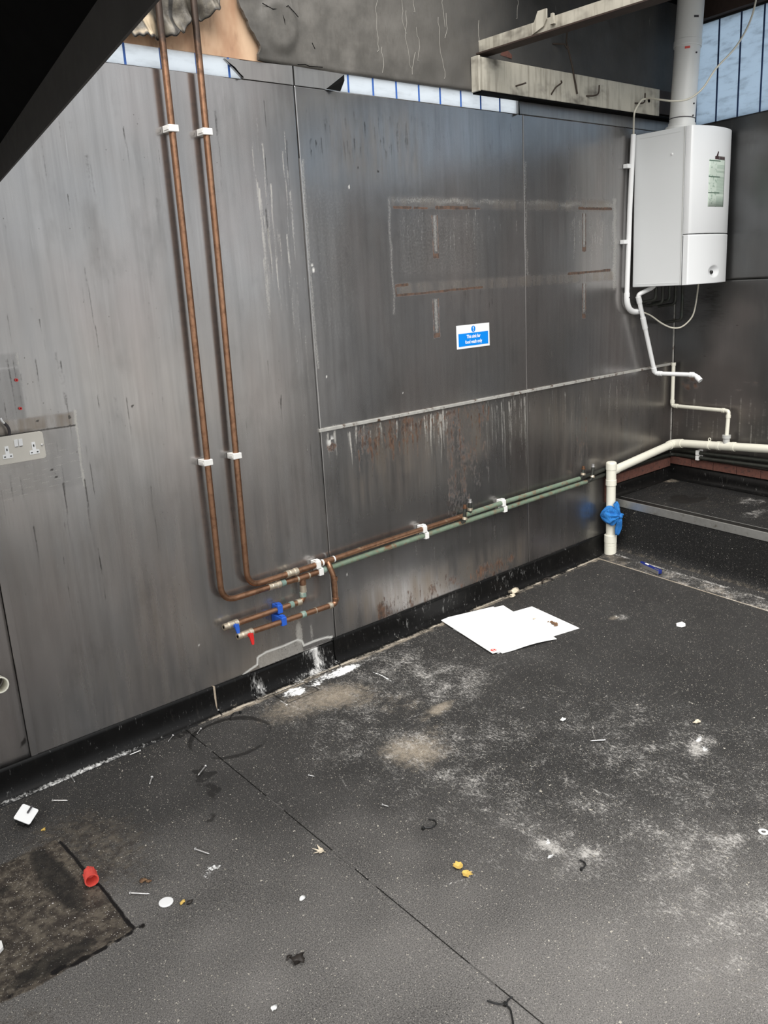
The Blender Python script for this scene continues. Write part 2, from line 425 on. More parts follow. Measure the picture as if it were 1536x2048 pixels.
class MB:
    """Collects vertices and faces in world space; build() links them as one mesh object."""
    def __init__(s):
        s.v = []; s.f = []; s.sm = []
    def add(s, vs, fs, smooth=False):
        b = len(s.v)
        s.v += [tuple(p) for p in vs]
        s.f += [tuple(i + b for i in q) for q in fs]
        s.sm += [smooth] * len(fs)
        return s
    def box(s, x0, x1, y0, y1, z0, z1):
        vs = [(x, y, z) for x in (x0, x1) for y in (y0, y1) for z in (z0, z1)]
        return s.add(vs, [(0, 1, 3, 2), (4, 6, 7, 5), (0, 4, 5, 1), (2, 3, 7, 6), (0, 2, 6, 4), (1, 5, 7, 3)])
    def obox(s, c, ax, ay, az, hx, hy, hz):
        """Box with its own axes; half sizes hx, hy, hz."""
        c, ax, ay, az = (Vector(q) for q in (c, ax, ay, az))
        vs = [c + ax * (hx * i) + ay * (hy * j) + az * (hz * k) for i in (-1, 1) for j in (-1, 1) for k in (-1, 1)]
        return s.add(vs, [(0, 1, 3, 2), (4, 6, 7, 5), (0, 4, 5, 1), (2, 3, 7, 6), (0, 2, 6, 4), (1, 5, 7, 3)])
    def prism(s, poly, z0, z1, fn=None):
        """Extrude a polygon [(u, v)]; fn maps (u, v, w) to world."""
        fn = fn or (lambda u, v, w: (u, v, w))
        n = len(poly)
        vs = [fn(u, v, z0) for u, v in poly] + [fn(u, v, z1) for u, v in poly]
        fs = [tuple(range(n - 1, -1, -1)), tuple(range(n, 2 * n))]
        fs += [(i, (i + 1) % n, n + (i + 1) % n, n + i) for i in range(n)]
        return s.add(vs, fs)
    def tube(s, pts, r, seg=14, cap=True):
        pts = [Vector(p) for p in pts]
        rs = r if isinstance(r, (list, tuple)) else [r] * len(pts)
        t0 = (pts[1] - pts[0]).normalized()
        u = t0.cross(Vector((0, 0, 1)))
        if u.length < 1e-3: u = t0.cross(Vector((0, 1, 0)))
        u.normalize()
        rings = []
        for i, p in enumerate(pts):
            if i == 0: t = pts[1] - pts[0]
            elif i == len(pts) - 1: t = pts[-1] - pts[-2]
            else: t = (pts[i + 1] - p).normalized() + (p - pts[i - 1]).normalized()
            t.normalize()
            u = (u - t * u.dot(t)).normalized()
            w = t.cross(u)
            rings.append([p + (u * math.cos(2 * math.pi * k / seg) + w * math.sin(2 * math.pi * k / seg)) * rs[i] for k in range(seg)])
        vs = [q for rg in rings for q in rg]
        fs = [(i * seg + k, i * seg + (k + 1) % seg, (i + 1) * seg + (k + 1) % seg, (i + 1) * seg + k) for i in range(len(pts) - 1) for k in range(seg)]
        s.add(vs, fs, True)
        if cap:
            s.add(rings[0], [tuple(range(seg - 1, -1, -1))]); s.add(rings[-1], [tuple(range(seg))])
        return s
    def lathe(s, a, b, prof, seg=18):
        """Rings along a->b; prof = [(distance from a, radius)]."""
        a, b = Vector(a), Vector(b)
        t = (b - a).normalized()
        u = t.cross(Vector((0, 0, 1)))
        if u.length < 1e-3: u = t.cross(Vector((0, 1, 0)))
        u.normalize(); w = t.cross(u)
        # keep hard profile edges: one strip per profile segment
        for (d0, r0), (d1, r1) in zip(prof[:-1], prof[1:]):
            ra = [a + t * d0 + (u * math.cos(2 * math.pi * k / seg) + w * math.sin(2 * math.pi * k / seg)) * max(r0, 1e-5) for k in range(seg)]
            rb = [a + t * d1 + (u * math.cos(2 * math.pi * k / seg) + w * math.sin(2 * math.pi * k / seg)) * max(r1, 1e-5) for k in range(seg)]
            s.add(ra + rb, [(k, (k + 1) % seg, seg + (k + 1) % seg, seg + k) for k in range(seg)], True)
        return s
    def build(s, name, mat, parent=None, bevel=0.0, bseg=2, **props):
        me = bpy.data.meshes.new(name)
        vs = np.array(s.v, dtype=float)
        if parent is not None:
            off = np.array(root_loc(parent))
        else:
            off = np.array([(vs[:, 0].min() + vs[:, 0].max()) / 2, (vs[:, 1].min() + vs[:, 1].max()) / 2, vs[:, 2].min()])
        me.from_pydata([tuple(q) for q in vs - off], [], s.f)
        me.polygons.foreach_set('use_smooth', s.sm)
        bm = bmesh.new(); bm.from_mesh(me)
        if bevel: bmesh.ops.remove_doubles(bm, verts=bm.verts, dist=1e-6)
        bmesh.ops.recalc_face_normals(bm, faces=bm.faces)
        if bevel:
            es = [e for e in bm.edges if len(e.link_faces) == 2 and e.calc_face_angle(0) > 0.6]
            bmesh.ops.bevel(bm, geom=es, offset=bevel, segments=bseg, affect='EDGES', profile=0.5)
            for f in bm.faces: f.smooth = f.smooth
        bm.to_mesh(me); bm.free()
        me.materials.append(mat)
        o = bpy.data.objects.new(name, me)
        COL.objects.link(o)
        if parent is not None: o.parent = parent
        else: o.location = off
        return setp(o, **props)

def arc_path(pts, rad, n=6):
    """Polyline with its inner corners rounded."""
    pts = [Vector(p) for p in pts]
    out = [pts[0]]
    for a, b, c in zip(pts[:-2], pts[1:-1], pts[2:]):
        d0 = (a - b).normalized(); d1 = (c - b).normalized()
        q = 0.95 if len(pts) == 3 else 0.49
        k = min(rad, (a - b).length * q, (c - b).length * q)
        p0 = b + d0 * k; p2 = b + d1 * k
        for i in range(n + 1):
            t = i / n
            out.append(p0 * (1 - t) ** 2 + b * (2 * t * (1 - t)) + p2 * t ** 2)
    out.append(pts[-1])
    return out

def smooth_path(pts, n=6):
    """Catmull-Rom through the points."""
    P = [Vector(p) for p in pts]
    P = [P[0] * 2 - P[1]] + P + [P[-1] * 2 - P[-2]]
    out = []
    for i in range(1, len(P) - 2):
        for k in range(n):
            t = k / n
            a, b, c, d = P[i - 1], P[i], P[i + 1], P[i + 2]
            out.append(0.5 * ((2 * b) + (c - a) * t + (2 * a - 5 * b + 4 * c - d) * t * t + (3 * b - a - 3 * c + d) * t ** 3))
    out.append(P[-2])
    return out

def grid_obj(name, P, mat, parent, attrs=None, thick=None, flip=False, **props):
    """P: (m, n, 3) world points -> smooth quad sheet with colour attributes; thick = offset vector for a back sheet edge."""
    m_, n_ = P.shape[:2]
    idx = np.arange(m_ * n_).reshape(m_, n_)
    a = np.stack([idx[:-1, :-1], idx[1:, :-1], idx[1:, 1:], idx[:-1, 1:]], -1).reshape(-1, 4)
    if flip: a = a[:, ::-1]
    V = P.reshape(-1, 3)
    nv = len(V)
    if thick is not None:
        rim = np.concatenate([idx[0, :], idx[1:, -1], idx[-1, -2::-1], idx[-2:0:-1, 0]])
        V2 = V[rim] + np.array(thick)
        k = len(rim)
        r2 = nv + np.arange(k)
        side = np.stack([rim, np.roll(rim, -1), np.roll(r2, -1), r2], -1)
        if not flip: side = side[:, ::-1]
        side = side[:, ::-1]
        a = np.concatenate([a, side])
        V = np.concatenate([V, V2])
    off = np.array(root_loc(parent)) if parent is not None else np.array([(V[:, 0].min() + V[:, 0].max()) / 2, (V[:, 1].min() + V[:, 1].max()) / 2, V[:, 2].min()])
    me = bpy.data.meshes.new(name)
    me.vertices.add(len(V)); me.vertices.foreach_set('co', (V - off).astype(np.float32).ravel())
    me.loops.add(a.size); me.loops.foreach_set('vertex_index', a.astype(np.int32).ravel())
    me.polygons.add(len(a)); me.polygons.foreach_set('loop_start', np.arange(0, a.size, 4, dtype=np.int32))
    sm = np.ones(len(a), dtype=bool)
    if thick is not None: sm[-len(rim):] = False
    me.polygons.foreach_set('use_smooth', sm)
    me.update(calc_edges=True)
    for an, arr in (attrs or {}).items():
        at = me.attributes.new(an, 'FLOAT_COLOR', 'POINT')
        d = np.zeros((len(V), 4), np.float32); d[:, 3] = 1
        d[:nv, :3] = arr.reshape(-1, 3)
        at.data.foreach_set('color', d.ravel())
    me.materials.append(mat)
    o = bpy.data.objects.new(name, me)
    COL.objects.link(o)
    if parent is not None: o.parent = parent
    else: o.location = off
    return setp(o, **props)

def blob(name, c, r, mat, parent=None, seed=0, squash=(1, 1, 0.6), sub=2, rough=0.25, **props):
    """A small irregular lump resting with its base at c."""
    bm = bmesh.new(); bmesh.ops.create_icosphere(bm, subdivisions=sub, radius=1)
    rn = random.Random(seed)
    ph = [(rn.uniform(0, 6), rn.uniform(1.5, 4), Vector((rn.uniform(-1, 1), rn.uniform(-1, 1), rn.uniform(-1, 1)))) for _ in range(5)]
    vs = []
    for v in bm.verts:
        k = 1 + rough * sum(math.sin(p + f * 2 * v.co.dot(d)) for p, f, d in ph) / 2
        vs.append((v.co.x * r * squash[0] * k, v.co.y * r * squash[1] * k, v.co.z * r * squash[2] * k))
    zmin = min(q[2] for q in vs)
    mb = MB().add([(c[0] + x, c[1] + y, c[2] + z - zmin) for x, y, z in vs], [[v.index for v in f.verts] for f in bm.faces], True)
    bm.free()
    return mb.build(name, mat, parent, **props)

def text_mesh(name, txt, size, mat, parent, origin, ax, ay, depth=0.0004, align='CENTER', width=1.0, offset=0.0):
    """Flat lettering, converted to mesh; origin, ax (reading direction) and ay (up) in world space."""
    cu = bpy.data.curves.new(name, 'FONT')
    cu.body = txt; cu.size = size; cu.align_x = align; cu.extrude = depth; cu.offset = offset
    cu.resolution_u = 3
    tmp = bpy.data.objects.new(name, cu); COL.objects.link(tmp)
    dg = bpy.context.evaluated_depsgraph_get()
    me = bpy.data.meshes.new_from_object(tmp.evaluated_get(dg))
    bpy.data.objects.remove(tmp); bpy.data.curves.remove(cu)
    ax, ay, o3 = Vector(ax), Vector(ay), Vector(origin)
    az = ax.cross(ay)
    off = root_loc(parent)
    for v in me.vertices:
        v.co = o3 + ax * (v.co.x * width) + ay * v.co.y + az * v.co.z - off
    me.materials.clear(); me.materials.append(mat)
    o = bpy.data.objects.new(name, me); COL.objects.link(o); o.parent = parent
    return o

def copy_thing(o, parent=None):
    c = o.copy(); COL.objects.link(c); c.parent = parent
    for ch in [q for q in o.children]: copy_thing(ch, c)
    return c

# far wall: leaves the corner at 9 degrees off square
TH = 0.156428
CORNER = Vector((4.535, 0, 0))
FD = Vector((-math.sin(TH), -math.cos(TH), 0))      # along the far wall, out of the corner
FN = Vector((-math.cos(TH), math.sin(TH), 0))       # its normal, into the room
def far(s, off, z):
    """Point on the far wall: s metres out of the corner, off metres off the wall."""
    p = CORNER + FD * s + FN * off
    return (p.x, p.y, z)

# ------------------------------------------------------------------ wear maps (stains, rust, residue, some painted light and shade)
def sstep(v, lo, hi):
    t = np.clip((v - lo) / (hi - lo), 0, 1)
    return t * t * (3 - 2 * t)
def rect(X, Z, x0, x1, z0, z1, s=0.006):
    return sstep(X, x0 - s, x0 + s) * (1 - sstep(X, x1 - s, x1 + s)) * sstep(Z, z0 - s, z0 + s) * (1 - sstep(Z, z1 - s, z1 + s))
def ell(X, Y, cx, cy, rx, ry, soft=0.6):
    return 1 - sstep(np.hypot((X - cx) / rx, (Y - cy) / ry), 1 - soft, 1)
def vnoise(X, Y, sc, seed):
    """Cheap smooth value noise on arrays."""
    r = np.random.default_rng(seed).random((64, 64))
    u = X * sc; v = Y * sc
    i = np.floor(u).astype(int); j = np.floor(v).astype(int)
    a = u - i; b = v - j
    a = a * a * (3 - 2 * a); b = b * b * (3 - 2 * b)
    g = lambda p, q: r[p % 64, q % 64]
    return (g(i, j) * (1 - a) + g(i + 1, j) * a) * (1 - b) + (g(i, j + 1) * (1 - a) + g(i + 1, j + 1) * a) * b

STREAKS = {'l': [], 'd': [], 'r': [], 'p': []}
_r = np.random.default_rng(11)
def runs(kind, n, x0, x1, zt0, zt1, l0, l1, w0, w1, a0, a1):
    for _ in range(n):
        STREAKS[kind].append((_r.uniform(x0, x1), _r.uniform(zt0, zt1), _r.uniform(l0, l1), _r.uniform(w0, w1), _r.uniform(a0, a1), _r.uniform(0, 6)))
# tall left sheet: water runs by the first joint, faint dark runs elsewhere
runs('l', 26, 1.78, 1.96, 1.55, 2.08, 0.15, 0.5, 0.003, 0.006, 0.3, 0.75)
runs('l', 10, 1.86, 1.97, 1.0, 1.6, 0.3, 0.7, 0.003, 0.012, 0.15, 0.4)
runs('d', 90, 0.75, 1.95, 0.7, 2.15, 0.05, 0.40, 0.0025, 0.005, 0.35, 0.80)
runs('d', 30, 0.75, 1.5, 1.2, 2.1, 0.05, 0.20, 0.006, 0.016, 0.25, 0.50)
runs('d', 40, 0.8, 1.95, 0.2, 0.7, 0.05, 0.3, 0.004, 0.02, 0.1, 0.35)
# grease runs below the open slit
runs('d', 80, 2.02, 2.55, 1.98, 2.14, 0.02, 0.12, 0.003, 0.007, 0.3, 0.8)
runs('d', 60, 2.5, 3.2, 2.05, 2.16, 0.02, 0.12, 0.003, 0.006, 0.2, 0.6)
runs('d', 20, 3.25, 4.4, 1.9, 2.15, 0.02, 0.15, 0.003, 0.006, 0.1, 0.4)
# residue runs within the outline of the removed shelf
runs('l', 60, 2.43, 2.98, 1.66, 1.79, 0.06, 0.3, 0.003, 0.007, 0.12, 0.36)
runs('l', 28, 3.55, 3.93, 1.62, 1.78, 0.06, 0.3, 0.004, 0.010, 0.2, 0.45)
runs('l', 14, 2.85, 3.2, 1.72, 1.79, 0.03, 0.12, 0.003, 0.007, 0.2, 0.45)
runs('d', 14, 2.7, 3.15, 1.40, 1.50, 0.02, 0.08, 0.003, 0.005, 0.5, 0.9)
# wash-down runs on the lower sheets
runs('l', 30, 2.55, 2.68, 0.93, 0.965, 0.10, 0.28, 0.003, 0.006, 0.4, 0.95)
runs('l', 40, 2.00, 2.70, 0.93, 0.965, 0.05, 0.20, 0.003, 0.007, 0.35, 0.95)
runs('l', 62, 2.92, 3.22, 0.90, 0.965, 0.05, 0.45, 0.002, 0.005, 0.15, 0.72)
runs('l', 110, 3.23, 4.3, 0.86, 0.965, 0.04, 0.45, 0.002, 0.005, 0.10, 0.50)
runs('l', 30, 2.0, 3.2, 0.15, 0.55, 0.05, 0.2, 0.004, 0.012, 0.1, 0.35)
runs('r', 70, 2.16, 2.52, 0.86, 0.965, 0.03, 0.16, 0.004, 0.012, 0.4, 0.9)
runs('r', 40, 2.5, 2.95, 0.88, 0.965, 0.02, 0.14, 0.004, 0.010, 0.4, 0.9)
runs('r', 30, 2.66, 2.80, 0.55, 0.90, 0.08, 0.30, 0.003, 0.008, 0.35, 0.75)
runs('r', 18, 2.80, 2.95, 0.62, 0.88, 0.05, 0.2, 0.003, 0.007, 0.3, 0.7)
runs('r', 110, 2.22, 3.15, 0.115, 0.21, 0.015, 0.06, 0.003, 0.006, 0.4, 0.9)
runs('r', 12, 3.60, 3.72, 0.62, 0.80, 0.05, 0.25, 0.004, 0.009, 0.3, 0.65)
runs('r', 10, 3.35, 4.4, 0.6, 0.95, 0.03, 0.2, 0.004, 0.009, 0.2, 0.5)
runs('d', 40, 3.25, 4.5, 0.5, 0.96, 0.08, 0.4, 0.004, 0.015, 0.15, 0.5)

def streak_map(kind, X, Z):
    A = np.zeros_like(X)
    xs = X[:, 0]; zs = Z[0, :]
    for x0, zt, ln, w, a, ph in STREAKS[kind]:
        i0, i1 = np.searchsorted(xs, [x0 - 4 * w - 0.006, x0 + 4 * w + 0.006])
        j0, j1 = np.searchsorted(zs, [zt - ln, zt + 0.004])
        if i1 <= i0 or j1 <= j0: continue
        x = X[i0:i1, j0:j1]; z = Z[i0:i1, j0:j1]
        cx = x0 + 0.0018 * np.sin(z * 31 + ph)
        prof = np.exp(-((x - cx) / (w * 0.75)) ** 2)
        t = (zt - z) / ln
        fade = np.clip(1 - t, 0, 1) ** 0.6 * np.clip((zt + 0.004 - z) / 0.01, 0, 1)
        A[i0:i1, j0:j1] = np.maximum(A[i0:i1, j0:j1], a * prof * fade)
    return A

def wall_marks(X, Z):
    rust = streak_map('r', X, Z); light = streak_map('l', X, Z); dark = streak_map('d', X, Z)
    tan = np.zeros_like(X); spot = np.zeros_like(X)
    wob = 0.006 * (vnoise(X, Z, 22, 3) - 0.5)
    mx = np.maximum
    # ghost of the removed shelf: pale borders, rusted rail lines, bracket marks
    light = mx(light, 0.44 * rect(X, Z + wob * 2, 2.405, 3.93, 1.803, 1.834, 0.014) * (0.4 + 0.6 * vnoise(X, Z, 9, 5)))
    light = mx(light, 0.34 * rect(X + wob * 2, Z, 2.390, 2.408, 1.375, 1.83, 0.009))
    light = mx(light, 0.38 * rect(X + wob * 3, Z, 3.915, 3.955, 1.40, 1.86, 0.018))
    light = mx(light, 0.24 * rect(X, Z + wob * 2, 2.42, 3.92, 1.462, 1.502, 0.010) * (0.5 + 0.5 * vnoise(X, Z, 14, 6)))
    tan = mx(tan, 0.55 * rect(X, Z, 2.41, 3.93, 1.79, 1.832, 0.01))
    tan = mx(tan, 0.60 * rect(X, Z, 2.41, 3.93, 1.455, 1.50, 0.008))
    tan = mx(tan, 0.55 * rect(X, Z, 3.56, 3.92, 1.795, 1.84, 0.01))
    light = mx(light, 0.20 * rect(X, Z, 2.42, 2.95, 1.50, 1.79, 0.05) + 0.18 * rect(X, Z, 3.6, 3.93, 1.5, 1.79, 0.05))
    for x0, x1, zc, h in ((2.421, 2.520, 1.790, 0.004), (2.53, 2.61, 1.789, 0.003), (2.655, 2.85, 1.793, 0.005), (2.85, 2.93, 1.791, 0.002), (3.63, 3.91, 1.801, 0.004),
                          (2.41, 2.48, 1.492, 0.004)):
        rust = mx(rust, 1.7 * rect(X, Z + wob * 0.5, x0, x1, zc - h, zc + h, 0.003))
    zl = 1.453 + (X - 2.41) * 0.021
    rust = mx(rust, 1.6 * rect(X, Z - zl + wob * 0.4, 2.41, 2.93, -0.0035, 0.0035, 0.003))
    zl = 1.499 + (X - 3.543) * 0.017
    rust = mx(rust, 1.7 * rect(X, Z - zl + wob * 0.4, 3.543, 3.90, -0.004, 0.004, 0.003))
    rust = mx(rust, 0.9 * rect(X, Z, 2.408, 2.416, 1.455, 1.495, 0.003))
    for xc, z0, z1, w in ((2.648, 1.597, 1.765, 0.019), (3.676, 1.607, 1.78, 0.016), (2.634, 1.27, 1.43, 0.020), (3.677, 1.285, 1.45, 0.016)):
        edge = rect(X, Z, xc - w, xc + w, z0, z1, 0.003) - rect(X, Z, xc - w + 0.008, xc + w - 0.008, z0, z1 + 0.03, 0.003)
        rust = mx(rust, 0.62 * edge)
        rust = mx(rust, 0.95 * rect(X, Z + wob, xc - w, xc + w, z0 - 0.004, z0 + 0.016, 0.004))
        light = mx(light, 0.42 * rect(X, Z, xc - w * 0.5, xc + w * 0.5, z0 + 0.02, z1, 0.006))
    # pale edge of the joint, lighter corner patch beside it
    light = mx(light, 0.34 * rect(X + wob, Z, 1.982, 1.998, 1.2, 1.95, 0.006))
    light = mx(light, 0.16 * rect(X, Z + wob, 1.99, 2.20, 1.3, 1.862, 0.01))
    light = mx(light, 0.30 * rect(X + wob * 3, Z, 3.222, 3.245, 1.5, 2.0, 0.008))
    light = mx(light, 0.35 * rect(X, Z + wob * 3, 1.99, 3.22, 0.972, 0.982, 0.004) * vnoise(X, Z, 16, 8))
    # brown film on the lower sheets
    tan = mx(tan, 0.75 * rect(X, Z, 2.10, 2.85, 0.62, 0.96, 0.10) * (0.5 + 0.5 * vnoise(X, Z, 7, 12)))
    tan = mx(tan, 0.95 * rect(X, Z, 1.99, 3.2, 0.10, 0.26, 0.06) * (0.4 + 0.6 * vnoise(X, Z, 6, 13)))
    tan = mx(tan, 0.75 * rect(X, Z, 0.5, 1.97, 0.05, 0.80, 0.25) * vnoise(X, Z, 4, 14))
    tan = mx(tan, 0.5 * rect(X, Z, 3.25, 4.5, 0.45, 0.95, 0.1) * vnoise(X, Z, 6, 15))
    tan = mx(tan, 0.6 * rect(X, Z, 2.1, 2.6, 1.9, 2.14, 0.06) * vnoise(X, Z, 5, 16))
    top = np.clip((Z - 0.70) / 0.27, 0, 1) * (Z < 0.967)
    rust = mx(rust, (0.55 * rect(X, Z, 2.15, 2.50, 0.70, 0.97, 0.04) + 0.46 * rect(X, Z, 2.52, 2.95, 0.76, 0.97, 0.04)) * top * (0.4 + 0.9 * vnoise(X, Z * 0.25, 26, 33)))
    rust = mx(rust, 0.48 * rect(X, Z, 2.67, 2.80, 0.42, 0.90, 0.05) * (0.3 + 0.9 * vnoise(X, Z * 0.25, 40, 34)) + 0.40 * rect(X, Z, 2.80, 2.95, 0.55, 0.90, 0.05) * vnoise(X, Z * 0.3, 40, 35))
    rust = mx(rust, 0.46 * rect(X, Z, 2.2, 3.2, 0.10, 0.19, 0.03) * vnoise(X, Z * 0.5, 22, 36) ** 1.5 * 1.6)
    rust = mx(rust, 0.25 * rect(X, Z, 3.60, 3.72, 0.45, 0.90, 0.04) * vnoise(X, Z * 0.3, 30, 37))
    tan = mx(tan, 0.9 * rect(X, Z, 2.12, 2.95, 0.70, 0.965, 0.06) * (0.3 + 0.8 * vnoise(X, Z * 0.3, 12, 38)))
    spot = mx(spot, 0.8 * ell(X, Z, 2.028, 0.918, 0.030, 0.030, 0.7) * (vnoise(X, Z, 60, 18) > 0.35))
    rust = mx(rust, 0.55 * ell(X, Z, 2.03, 0.895, 0.04, 0.03))
    # removed trunking beside the socket
    tan = mx(tan, 1.0 * rect(X, Z + wob, 0.5, 1.036, 1.132, 1.172, 0.004))
    dark = mx(dark, 1.0 * rect(X, Z + wob * 0.6, 0.5, 1.034, 1.1275, 1.1325, 0.003))
    light = mx(light, 0.55 * rect(X + wob * 1.5, Z, 1.030, 1.039, 0.93, 1.18, 0.003))
    light = mx(light, 0.5 * rect(X + wob, Z, 0.886, 0.893, 1.33, 1.368, 0.003))
    for k in range(9):
        zc = 0.945 + 0.018 * k + _sc[k] * 0.01
        light = mx(light, 0.38 * rect(X, Z - (zc + (X - 0.9) * 0.11), 0.72 + 0.05 * _sc[k], 0.98 + 0.05 * _sc[k + 9], -0.002, 0.002, 0.0025))
    # pull-off residue where the skirting was cut out below the valves
    def outline(pts, w):
        d = np.full_like(X, 9.0)
        for (ax, az), (bx, bz) in zip(pts[:-1], pts[1:]):
            L2 = (bx - ax) ** 2 + (bz - az) ** 2
            t = np.clip(((X - ax) * (bx - ax) + (Z - az) * (bz - az)) / L2, 0, 1)
            d = np.minimum(d, np.hypot(X - ax - t * (bx - ax), Z - az - t * (bz - az)))
        return np.clip(1.4 - d / w, 0, 1)
    rs = [(1.53, 0.103), (1.56, 0.112), (1.595, 0.121), (1.60, 0.150), (1.64, 0.158), (1.72, 0.156), (1.79, 0.160), (1.81, 0.148), (1.818, 0.126), (1.87, 0.128), (1.93, 0.124), (1.96, 0.116)]
    spot = mx(spot, 0.9 * outline(rs, 0.0045))
    light = mx(light, 0.45 * rect(X, Z, 1.60, 1.815, 0.10, 0.155, 0.006))
    light = mx(light, 0.55 * ell(X, Z, 1.80, 0.18, 0.025, 0.09) + 0.4 * ell(X, Z, 1.86, 0.17, 0.012, 0.06))
    # single knocks
    for sx, sz, sr in ((2.004, 1.565, 0.007), (2.0, 1.583, 0.004), (2.20, 1.86, 0.005), (2.42, 1.06, 0.003), (2.06, 0.36, 0.004), (1.36, 0.28, 0.004), (2.03, 1.17, 0.004)):
        spot = mx(spot, 0.9 * ell(X, Z, sx, sz, sr, sr * 1.6, 0.5))
    for sx, sz in ((1.228, 1.164), (1.018, 1.157), (0.92, 1.16), (2.25, 1.93), (2.35, 1.92), (0.70, 0.15), (0.72, 0.165), (0.95, 0.98), (0.94, 1.005)):
        dark = mx(dark, 1.0 * ell(X, Z, sx, sz, 0.006, 0.006, 0.5))
    # shade below the boiler, painted dark into the far corner
    dark = mx(dark, 0.55 * rect(X, Z, 4.15, 4.6, 1.18, 1.42, 0.06) * (0.4 + 0.6 * vnoise(X, Z, 15, 21)))
    # grease plus painted dimness, heavier on the lower and last upper sheets
    film_dim = 0.62 * (X > 1.98) * (Z < 0.97) * (0.55 + 0.6 * vnoise(X, Z, 2.5, 91)) + 0.34 * (X > 3.22) * (Z > 0.97) * (0.5 + 0.7 * vnoise(X, Z, 2.2, 92))
    film_dim = film_dim + 0.08 * (X > 1.98) * (X < 3.22) * (Z > 0.97) * vnoise(X, Z, 1.9, 93) + 0.30 * (X < 1.98) * vnoise(X, Z, 1.7, 94)
    film_dim = np.maximum(film_dim, 0.62 * rect(X, Z + wob, 0.5, 0.889, 1.17, 1.322, 0.006))
    film_dim = np.maximum(film_dim, 0.48 * rect(X, Z, 0.5, 0.889, 1.325, 1.366, 0.003))
    film_dim = np.maximum(film_dim, 0.34 * rect(X, Z + wob, 0.5, 1.034, 0.94, 1.13, 0.01))
    film_dim = np.clip(film_dim, 0, 1)
    return {'marks': np.stack([rust, light, dark], -1), 'marks_b': np.stack([tan, spot, film_dim], -1)}
_sc = np.random.default_rng(5).uniform(-1, 1, 20)

# ------------------------------------------------------------------ wall with the steel sheets
wall = MB()
SL = [(1.10, 1.768), (2.118, 3.19)]                 # open slits at the top of the sheets
wall.box(-2.2, 4.62, 0.012, 0.024, 0.0, 2.186)
for a, b in ((-2.2, SL[0][0]), (SL[0][1], SL[1][0]), (SL[1][1], 4.62)):
    wall.box(a, b, 0.012, 0.024, 2.186, 2.250)
wall.box(-2.2, 4.62, 0.012, 0.024, 2.250, 3.30)
w_left = wall.build('wall_left', M['gap'], kind='structure', label='long wall clad in stained grey steel sheets')

def steel_sheet(x0, x1, z0, z1, step, mat=None, amp=0.0010, seed=1):
    xs = np.arange(x0, x1, step); xs = np.append(xs[xs < x1 - 0.3 * step], x1)
    zs = np.arange(z0, z1, step); zs = np.append(zs[zs < z1 - 0.3 * step], z1)
    X, Z = np.meshgrid(xs, zs, indexing='ij')
    und = amp * (np.sin(X * 3.1 + seed) * np.cos(Z * 4.3 + 2 * seed) + 0.8 * np.sin(Z * 9.0 + X * 1.1 + seed) * np.exp(-((Z - 0.95) / 0.4) ** 2))
    P = np.stack([X, -und, Z], -1)
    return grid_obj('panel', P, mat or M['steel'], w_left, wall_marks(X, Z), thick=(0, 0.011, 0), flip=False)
steel_sheet(-2.2, 0.7285, 0.105, 2.188, 0.02, seed=4)
steel_sheet(0.7315, 1.9765, 0.100, 2.188, 0.005, seed=1)
steel_sheet(1.9800, 3.2195, 0.974, 2.188, 0.0045, seed=2)
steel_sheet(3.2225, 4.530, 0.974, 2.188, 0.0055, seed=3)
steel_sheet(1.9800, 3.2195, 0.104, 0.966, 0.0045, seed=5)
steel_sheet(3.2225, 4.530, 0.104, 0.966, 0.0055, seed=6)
# folded lips and edges of the sheets
M['lip'] = plain('limescaled_steel_lip', (0.44, 0.43, 0.40), 0.55, 0.3, 0.3, 30, (0.09, 0.05, 0.03), 0.53, 0.66)
M['bead'] = plain('dull_joint_bead', (0.20, 0.195, 0.19), 0.5, 0.5, 0.3, 30)
for x0, x1 in ((1.972, 3.2195), (3.2225, 4.528)):
    MB().box(x0, x1, -0.008, 0.004, 0.9625, 0.9755).build('sheet_lip', M['lip'], w_left, bevel=0.0015)
MB().box(0.7325, 0.752, -0.0025, 0.004, 0.105, 1.10).build('cover_strip', M['steel'], w_left)
MB().box(1.9765, 1.9800, -0.0015, 0.004, 0.98, 1.95).build('joint_bead', M['bead'], w_left)
MB().box(3.2193, 3.2227, -0.0008, 0.004, 0.98, 2.19).build('joint_bead', plain('dark_joint', (0.16, 0.155, 0.15), 0.5, 0.5), w_left)
def xz(poly, y0, y1, name, mat, **k):
    return MB().prism(poly, y0, y1, lambda u, v, w: (u, w, v)).build(name, mat, w_left, **k)
M['flash'] = steel_material('steel_top_flashing', (0.36, 0.345, 0.33), (0.47, 0.455, 0.44))
xz([(-2.2, 2.19), (1.10, 2.19), (1.10, 2.246), (-2.2, 2.246)], -0.003, 0.006, 'flashing', M['flash'])
xz([(1.768, 2.189), (1.974, 2.189), (1.974, 2.250), (1.700, 2.243)], -0.004, 0.006, 'flashing', M['flash'])
xz([(1.981, 2.189), (2.118, 2.189), (2.207, 2.247), (1.981, 2.250)], -0.004, 0.006, 'flashing', M['flash'])
xz([(3.188, 2.189), (4.530, 2.189), (4.530, 2.262), (3.188, 2.254)], -0.004, 0.006, 'flashing', M['flash'])
def flap(pts):
    mb = MB()
    n = len(pts)
    mb.add(pts + [(x, y + 0.002, z) for x, y, z in pts], [tuple(range(n)), tuple(range(2 * n - 1, n - 1, -1))] + [(i, i + n, (i + 1) % n + n, (i + 1) % n) for i in range(n)])
    return mb.build('bent_flap', M['soot_black'], w_left)
flap([(1.700, -0.005, 2.242), (1.768, -0.006, 2.195), (1.757, -0.022, 2.186), (1.726, -0.026, 2.214)])
